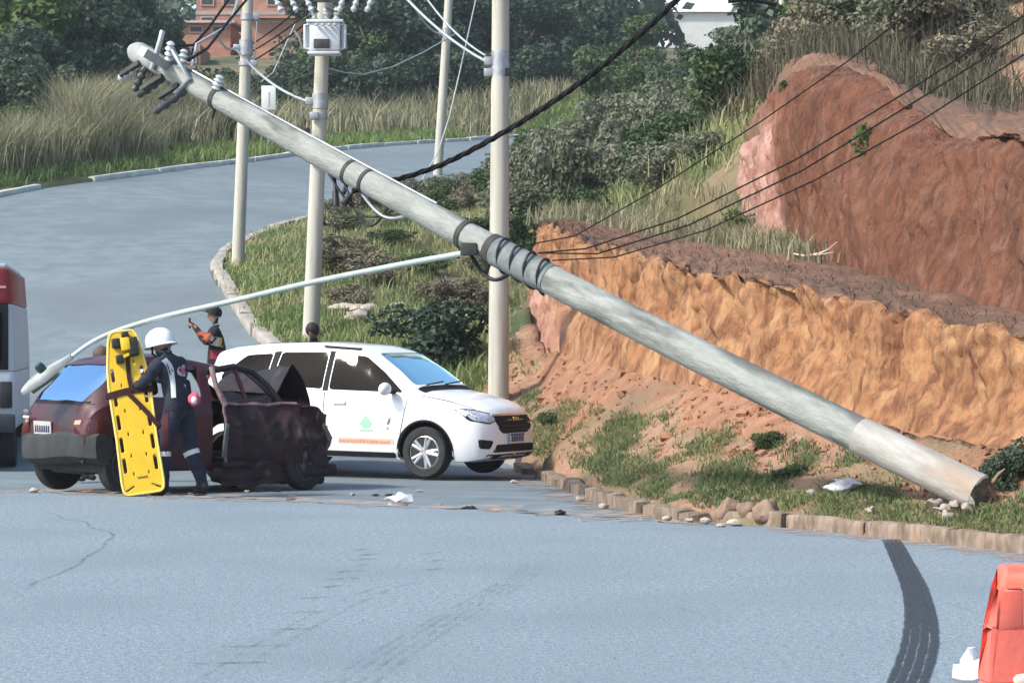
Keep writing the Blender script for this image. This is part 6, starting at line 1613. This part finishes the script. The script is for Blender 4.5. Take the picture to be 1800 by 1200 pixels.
# inner slope
sl = [(p[0] + .35, p[1]) for p in IN_C[40:108:4]] + pxpoly((1000, 84), (1010, 56), (960, 50), (880, 47), (885, 42))
P = sample(sl, 5200, 5, (2,), lambda x, y: 1 if noise.noise(Vector((x * .5, y * .3, 0))) > -.35 else .25, 8, .16)
dg = P[:, 0] / P[:, 1] * FPX + 900
tag(blades('slope_grass', P, (.15 + .38 * g_.random(len(P))) * np.where(dg > 620, .75, .5), .024, .9, 6, G_mixed), 'green and straw coloured grass on the slope inside the bend', kind='stuff')
el = [(p[0] + .25, p[1]) for p in IN_C[44:78:3]] + [(p[0] + 2.6, p[1]) for p in IN_C[44:78:3]][::-1]
P = sample(el, 1600, 7, (2,), None, 8, .12)
tag(blades('edge_grass', P, .05 + .13 * g_.random(len(P)), .022, 1.0, 8, G_green), 'fresh green grass along the inner kerb', kind='stuff')
P = sample(pxpoly((560, 43.5), (850, 40.6), (880, 46), (600, 46)), 1300, 8, (2,), None, 8, .1)
tag(blades('edge_grass', P, .06 + .16 * g_.random(len(P)), .02, 1.0, 9, G_green), 'fresh green grass behind the white car', kind='stuff')
P = sample(pxpoly((1010, 57), (1080, 49.5), (1200, 47), (1290, 45.5), (1385, 49), (1395, 64), (1180, 82), (1010, 82)), 2200, 71, (2,), None, 8, .2)
tag(blades('slope_grass', P, .15 + .4 * g_.random(len(P)), .028, .8, 72, G_mixed), 'rough grass between the shrubs above the low bank', kind='stuff')
# tall plume grass beyond the outer kerb
op = [(p[0] - 1.2, p[1] + .8) for p in OUT_C[64:104:4]]
P = sample(op + pxpoly((430, 90), (250, 89), (90, 82), (60, 74)), 1500, 11, (2,), lambda x, y: 1 if noise.noise(Vector((x * .35, y * .2, 2))) > -.25 else .1, 12, .22)
tall_h = np.array([1.0 + .75 * noise.noise(Vector((q[0] * .45, q[1] * .3, 7))) for q in P])
tag(blades('tall_grass', P, (.7 + 1.2 * g_.random(len(P))) * tall_h, .035, .75, 12, G_dry), 'tall straw coloured plume grass beyond the whitewashed kerb', kind='stuff')
op2 = [(p[0] - .35, p[1] + .2) for p in OUT_C[56:136:4]]; op3 = [(p[0] - 1.9, p[1] + 1.5) for p in OUT_C[56:136:4]][::-1]
P = sample(op2 + op3, 2200, 13, (2,), None, 9, .14)
tag(blades('far_edge_grass', P, .12 + .35 * g_.random(len(P)), .04, .9, 14, G_green), 'green grass edging the far kerb', kind='stuff')
P = sample([(p[0] - 1.8, p[1] + 1.5) for p in OUT_C[98:136:4]] + pxpoly((1120, 150), (700, 132), (430, 112)), 1700, 15, (2,), None, 10, .35)
tag(blades('dry_grass', P, .6 + 1.0 * g_.random(len(P)), .06, .7, 16, G_dry), 'dry grass band between the upper road and dark trees', kind='stuff')
# dry hillside above the cliff
hp = [(r[2].x * .5 + r[3].x * .5, r[2].y * .5 + r[3].y * .5) for r in CL[2:]] + pxpoly((1290, 66), (1430, 78), (1640, 72), (1900, 60), (2050, 44))
P = sample(hp, 2600, 17, (2, 4), lambda x, y: 0 if (x - .155 * y > 1.1 and y < 58 and noise.noise(Vector((x, y * .6, 0))) < .35) else 1, 8, .22)
tag(blades('hillside_grass', P, .25 + .6 * g_.random(len(P)), .024, .8, 18, G_grey), 'grey brown dry grass on the hillside above the cliff', kind='stuff')
P = sample([(r[3].x * .3 + r[4].x * .7, r[3].y * .3 + r[4].y * .7) for r in BK[4:]] + [(r[4].x, r[4].y + .6) for r in BK[4:]][::-1], 500, 19, (2, 3), None, 8, .2)
tag(blades('terrace_grass', P, .15 + .35 * g_.random(len(P)), .022, .8, 20, G_dry), 'dry grass at the back of the low terrace', kind='stuff')
# dead roots and stalks hanging over the lip and lying on the terrace
g_ = np.random.default_rng(23); lipP = []
for k in range(700):
    u = g_.random() * (len(BK) - 5) + 2; i_ = int(u); t_ = u - i_; q_ = g_.random() ** 1.5 * .55
    a_ = BK[i_][3].lerp(BK[i_ + 1][3], t_).lerp(BK[i_][4].lerp(BK[i_ + 1][4], t_), .03 + q_); lipP.append((a_.x, a_.y, gz(a_.x, a_.y, (3,)) - .02))
P = np.repeat(np.array(lipP), 4, 0) + g_.normal(0, .16, (2800, 3)) * np.array([1, 1, .04])
tag(blades('dead_stalks', P, .03 + .09 * g_.random(len(P)), .010, 3.0, 24, mat('stalk_brown', (.06, .035, .025), (.17, .11, .075), attr=True, rough=.9, ramp=(.1, .9))), 'dead brown stalks littering the low terrace', kind='stuff')

# clods and grit fallen from the bank
apron = [(r[1].x - .5, r[1].y - .6) for r in BK[2:10]] + [(r[2].x, r[2].y) for r in BK[2:10]][::-1]
CP = sample(apron, 480, 33, (2, 3)); gq = np.random.default_rng(6); cb = MB()
for q in CP:
    r_ = float(gq.uniform(.008, .03) * (1 if gq.random() < .92 else 2.2)); m_ = Matrix.Rotation(float(gq.uniform(0, 6.28)), 3, 'Z') @ Matrix.Rotation(float(gq.uniform(0, 1)), 3, 'X')
    cb.box((q[0], q[1], q[2] + r_ * .3), (r_ * 2.2, r_ * 1.5, r_ * 1.2), m_)
tag(cb.build('clods', M['soil']), 'small clods of earth fallen at the foot of the bank', kind='stuff')

# shrubs
L_grey = mat('leaf_greygreen', (.08, .10, .055), (.27, .28, .20), attr=True, rough=.7, ramp=(.1, .95), transl=.3)
L_dark = mat('leaf_dark', (.035, .062, .042), (.085, .12, .068), attr=True, rough=.65, ramp=(.05, .95), transl=.25)
L_mid = mat('leaf_mid', (.032, .062, .024), (.105, .15, .055), attr=True, rough=.65, ramp=(.05, .95), transl=.3)
L_bright = mat('leaf_bright', (.035, .085, .018), (.14, .20, .06), attr=True, rough=.65, ramp=(.1, .95), transl=.3)
L_blue = mat('leaf_bluegreen', (.014, .034, .022), (.055, .085, .055), attr=True, rough=.6, ramp=(.05, .95), transl=.25)
bark = mat('bark', (.075, .055, .042), (.14, .11, .085), scale=6, stretch=(2, 2, .5), rough=.95)
pale_bark = mat('pale_stem', (.26, .21, .15), (.16, .12, .085), scale=6, rough=.95)
shrub_me = []
for k in range(4):
    g = random.Random(40 + k); bl_ = []
    for q in range(7): bl_.append(((g.uniform(-.45, .45), g.uniform(-.4, .4), g.uniform(.25, .95)), (g.uniform(.22, .42), g.uniform(.22, .42), g.uniform(.18, .32))))
    me = leaf_cloud('foliage', bl_, 2400, .095, 60 + k); mb = MB()
    for c, r in bl_: mb.tube([(c[0] * .2, c[1] * .2, -.1), (c[0] * .6, c[1] * .6, c[2] * .5), c], [.03, .02, .008], 5)
    ms = bpy.data.meshes.new('stem'); ms.from_pydata(mb.v, [], mb.f); ms.update(); shrub_me.append((me, ms))
def shrub(label, px, py, D, w, h, m, k=0, group=None, cat='shrub', name='shrub', loc=None, only=(2,)):
    p = loc or spot(px, py, D); p = Vector((p.x, p.y, gz(p.x, p.y, only) - .05))
    root = thing(name, label, cat, tuple(p), rotz=random.Random(px * 7 + D).uniform(0, 6.28), group=group)
    root.scale = (w, w, h)
    me = shrub_me[k % 4][0]
    key = (k % 4, m.name)
    if key not in shrub_cache: c_ = me.copy(); c_.materials.clear(); c_.materials.append(m); shrub_cache[key] = c_
    o = bpy.data.objects.new('foliage', shrub_cache[key]); COL.objects.link(o); o.parent = root
    ms = shrub_me[k % 4][1]
    if not ms.materials: ms.materials.append(pale_bark)
    o = bpy.data.objects.new('stem', ms); COL.objects.link(o); o.parent = root
    return root
shrub_cache = {}
shrub('dark blue-green rounded bush growing behind the white car bonnet', 765, 640, 42.3, 1.25, 1.05, L_blue, 1)
rr = random.Random(77)
slope_sh = []
for k in range(64):
    px = rr.uniform(905, 1290); t = (px - 905) / 385; D = rr.uniform(54, 66 + 18 * t)
    if k >= 46: px = rr.uniform(1150, 1340); D = rr.uniform(49, 62)
    slope_sh.append((px, D))
for k, (px, D) in enumerate(sorted(slope_sh, key=lambda q: -q[1])):
    shrub('grey-green shrub on the slope between upper road and low bank', px, 300, D, rr.uniform(.8, 1.5), rr.uniform(.8, 1.5), L_grey if rr.random() < .7 else L_mid, k, 'shrubs on the slope above the low bank')
for k in range(16):
    px = rr.uniform(600, 880); D = rr.uniform(50, 68)
    shrub('low straggly bush on the slope beneath the fallen pole', px, 420, D, rr.uniform(.6, 1.1), rr.uniform(.35, .7), L_mid if rr.random() < .6 else L_grey, k, 'bushes on the slope beneath the pole')
for k, (px, D, lab) in enumerate(((1010, 51.5, 'brown-green shrub behind the rounded end of the low bank'), (930, 50.5, 'leafy shrub beside the thick pole above the bank end'), (1240, 47.5, 'shrub at the foot of the pink rock'), (1310, 42.5, 'small spiky shrub at the pink rock base near the branch'))):
    shrub(lab, px, 400, D, (.9, .8, .7, .55)[k], (.8, 1.0, .6, .5)[k], (L_mid, L_mid, L_grey, L_bright)[k], k, only=(2, 3))
# plants on the cliff face
def face_plant(px, py, label, w, k):
    h = TREES_BVH[4].ray_cast(Vector((0, 0, EYE)), (spot(px, py, 10) - Vector((0, 0, EYE))).normalized())
    if h[0] is None: return
    root = thing('cliff_plant', label, 'plant', tuple(h[0])); root.scale = (w, w, w)
    me = leaf_cloud('foliage', [((-.1, -.15, -.1), (.35, .3, .5)), ((.15, -.2, -.6), (.25, .22, .4)), ((-.05, -.1, .2), (.25, .25, .25))], 350, .16, k); link('foliage', me, L_bright, root)
    link('stem', shrub_me[0][1], None, root).scale = (.4, .4, .4)
face_plant(1520, 245, 'green plant clinging to the middle of the brown cliff', .42, 91)
face_plant(1378, 152, 'tiny green plant near the top edge of the cliff', .2, 92)
for k, (px, py, D) in enumerate(((1385, 828, 25.6), (1350, 775, 27.2), (960, 728, 37.0), (1790, 842, 23.2), (1765, 850, 23.0))):
    p = spot(px, py, D); shrub(('low leafy clump on the verge under the pole', 'round grass clump at the foot of the orange bank', 'green weed clump beside the thick pole foot', 'dark leafy weeds at the edge beyond the pole foot', 'weeds right behind the broken pole foot')[k], px, py, D, (.28, .32, .3, .42, .3)[k], (.14, .2, .22, .35, .3)[k],
          (L_mid, L_mid, L_mid, L_dark, L_dark)[k], k, loc=p, only=(2, 3), cat='plant', name='weed')

# trees
tree_me = {}
def tree_proto(kind, m, seed, h=1.0, spread=.42, leaves=6500, leaf=.045, low=.12):
    g = random.Random(seed); bl_ = []
    for q in range(16):
        z = g.uniform(low + .08, .93); rad = spread * (1 - abs(z - .55) ** 1.6) * g.uniform(.25, 1); a = g.uniform(0, 6.28); r = g.uniform(.10, .19)
        bl_.append(((rad * math.cos(a), rad * math.sin(a), z), (r * 1.15, r * 1.15, r * .85)))
    me = leaf_cloud('crown', bl_, leaves, leaf, seed, shell=.45); me.materials.append(m); mb = MB()
    mb.tube([(0, 0, -.05), (.01, .01, .2), (-.01, .02, .45), (.02, 0, .7)], [.035, .028, .02, .008], 8)
    for c, r in bl_[:9]: mb.tube([(0, 0, c[2] * .45), (c[0] * .5, c[1] * .5, c[2] * .75), c], [.014, .010, .004], 5)
    ms = bpy.data.meshes.new('trunk'); ms.from_pydata(mb.v, [], mb.f); ms.update(); ms.materials.append(bark); tree_me[kind] = (me, ms)
tree_proto('dark', L_dark, 101); tree_proto('dark2', L_dark, 102, spread=.5); tree_proto('mid', L_mid, 103, spread=.46); tree_proto('bright', L_bright, 104, spread=.4, leaf=.06, leaves=4200)
tree_proto('big', L_dark, 105, spread=.38, leaf=.13, leaves=900)
def tree(label, px, D, h, kind, wide=1.0, group=None, sink=.1, name='tree'):
    p = spot(px, 300, D); z = gz(p.x, p.y, (2,)) - sink
    root = thing(name, label, 'tree', (p.x, p.y, z), rotz=random.Random(px + D).uniform(0, 6.28), group=group); root.scale = (h * wide, h * wide, h)
    me, ms = tree_me[kind]
    for nm, q in (('trunk', ms), ('crown', me)): o = bpy.data.objects.new(nm, q); COL.objects.link(o); o.parent = root
    return root
GB = 'dark trees behind the upper road'
DL = 'dense dark green tree in the wood behind the upper road'
tree('bright green leafy tree at the edge of the wood beyond tall grass', 35, 93, 5.6, 'bright', 1.0)
tree('second bright green tree rising behind the first one', -40, 96, 6.6, 'bright', 1.0)
for px, D, h, k, w in ((110, 99, 6.0, 'dark', 1.1), (175, 103, 6.4, 'dark2', 1.0), (235, 107, 5.6, 'dark', 1.0), (-90, 100, 7, 'dark2', 1.1), (60, 112, 7, 'dark2', 1.1), (160, 118, 6.6, 'dark', 1.1), (20, 122, 7.5, 'dark', 1.2),
                       (655, 123, 6.2, 'dark', 1.1), (735, 126, 6.6, 'dark2', 1.05), (820, 130, 7, 'dark', 1.1), (905, 130, 6.0, 'dark2', 1.1), (985, 134, 6.2, 'dark', 1.1), (1060, 137, 6.8, 'dark2', 1.0),
                       (690, 140, 8, 'dark2', 1.1), (780, 142, 7.5, 'dark', 1.1), (870, 146, 8.2, 'dark2', 1.1), (960, 148, 7.5, 'dark', 1.1), (600, 138, 7.0, 'dark', 1.0)):
    tree(DL, px, D, h, k, w, GB)
MG = 'low mid-green trees on the hill crest'
for px, D, h, k, w in ((610, 121, 4.6, 'mid', 1.0), (1110, 118, 4.2, 'mid', 1.1), (1165, 112, 3.0, 'mid', 1.3), (1225, 106, 2.5, 'mid', 1.5), (1275, 98, 2.3, 'mid', 1.5), (1120, 96, 2.8, 'mid', 1.2), (1200, 92, 2.6, 'dark', 1.2)):
    tree('mid-green bushy tree between pale building and slope shrubs', px, D, h, k, w, MG)
for px, D, h, lab in ((285, 108, 2.0, 'low dark tree under the low pink roof'), (345, 112, 1.7, 'low dark tree below the brick hut'), (410, 116, 2.0, 'low dark tree behind the bend pole'), (465, 118, 2.0, 'low dark tree behind the sign plate'), (520, 120, 2.3, 'low dark tree below the brick doorway house'), (565, 118, 2.9, 'dark tree behind the transformer pole')):
    tree(lab, px, D, h, 'dark', 1.25)
tree('dark big-leaved tree spreading over the cliff top gap', 1322, 88, 2.7, 'big', 1.1)
tree('bright leafy tree just above the cliff top', 1415, 66, 3.0, 'bright', 1.05)
tree('second leafy tree over the cliff crest beside grey grass', 1470, 74, 3.6, 'mid', 1.05)
# far wood
g = random.Random(9); bl_ = []
for k in range(150):
    px = g.uniform(-500, 2000); D = g.uniform(170, 260); p = spot(px, 100, D)
    if 230 < px < 560 and D < 200: continue
    if 1150 < px < 1400: continue
    z = gz(p.x, p.y, (2,)); r = g.uniform(2.0, 3.6); bl_.append(((p.x, p.y, z + r * .7), (r * 1.2, r * 1.2, r)))
tag(link('far_wood', leaf_cloud('far_wood', bl_, 26000, 1.0, 8, shell=.6), L_dark), 'dark wood covering the hill far behind', kind='stuff')

rr = random.Random(5)
for k, (px, D) in enumerate(((18, 74), (70, 79), (140, 83), (215, 86), (330, 90), (395, 93), (5, 82), (265, 84))):
    shrub('green bush growing among the tall plume grass', px, 260, D, rr.uniform(1.0, 1.7), rr.uniform(.7, 1.3), (L_mid, L_dark)[k % 2], k, 'bushes among the tall grass')
L_brush = mat('leaf_brushwood', (.10, .095, .06), (.27, .235, .16), attr=True, rough=.85, ramp=(.05, .95), transl=.2)
hull = pxpoly((1400, 47), (1450, 62), (1600, 66), (1790, 58), (1800, 44), (1600, 43))
gq = np.random.default_rng(4); cnt = 0
while cnt < 46:
    D = gq.uniform(43, 68); px = gq.uniform(1390, 1800); x_ = (px - 900) * D / FPX
    if not in_poly(np.array([x_]), np.array([D]), hull)[0]: continue
    if px > 1735 and D < 60: continue
    cnt += 1
    shrub('grey brown brushwood bush on the hillside above the cliff', px, 100, D, gq.uniform(.7, 1.4), gq.uniform(.6, 1.3), L_brush if gq.random() < .7 else L_grey, cnt, 'brushwood above the cliff', only=(2, 4))
for k in range(26):
    px = rr.uniform(570, 880); D = rr.uniform(46, 64)
    shrub('low dry olive bush on the slope behind the lamp arm', px, 420, D, rr.uniform(.45, .9), rr.uniform(.3, .6), L_brush, k, 'dry bushes on the slope')
for k, (px, D, w, h) in enumerate(((5, 78, 1.8, 2.0), (45, 80, 1.7, 2.3), (-30, 76, 2, 2.2), (20, 86, 2.2, 2.4), (90, 90, 2.4, 2.6), (160, 93, 2.4, 2.6), (230, 95, 2.3, 2.4), (300, 98, 2.3, 2.0), (365, 100, 2.2, 1.7), (430, 103, 2.2, 1.6), (500, 106, 2.2, 1.7), (120, 96, 2.4, 3.0), (200, 99, 2.4, 3.0))):
    shrub('big dark bush at the foot of the wood behind the tall grass', px, 230, D, w, h, L_dark, k, 'dark bushes behind the tall grass')
for k, (px, D, w, h) in enumerate(((600, 116, 2.4, 2.2), (680, 119, 2.4, 2.6), (760, 122, 2.6, 2.6), (840, 125, 2.6, 2.4), (920, 127, 2.6, 2.6), (1000, 129, 2.6, 2.6), (1080, 120, 2.4, 2.4), (1090, 104, 2.0, 1.6), (1150, 98, 2.0, 1.7))):
    shrub('big dark bush at the foot of the wood beyond the upper road', px, 200, D, w, h, L_dark if k < 6 else L_mid, k, 'dark bushes beyond the upper road')
# light haze in the air
hz = MB().box((0, 395, 20), (1900, 830, 48)).build('haze', None)
hm = bpy.data.materials.new('haze'); hm.use_nodes = True; hm.node_tree.nodes.remove(hm.node_tree.nodes['Principled BSDF'])
pv = hm.node_tree.nodes.new('ShaderNodeVolumePrincipled'); pv.inputs['Color'].default_value = (.80, .90, .95, 1); pv.inputs['Density'].default_value = .0004; pv.inputs['Anisotropy'].default_value = .2
hm.node_tree.links.new(pv.outputs[0], hm.node_tree.nodes['Material Output'].inputs['Volume']); hz.data.materials.append(hm)
tag(hz, 'thin pale haze in the air', kind='stuff')
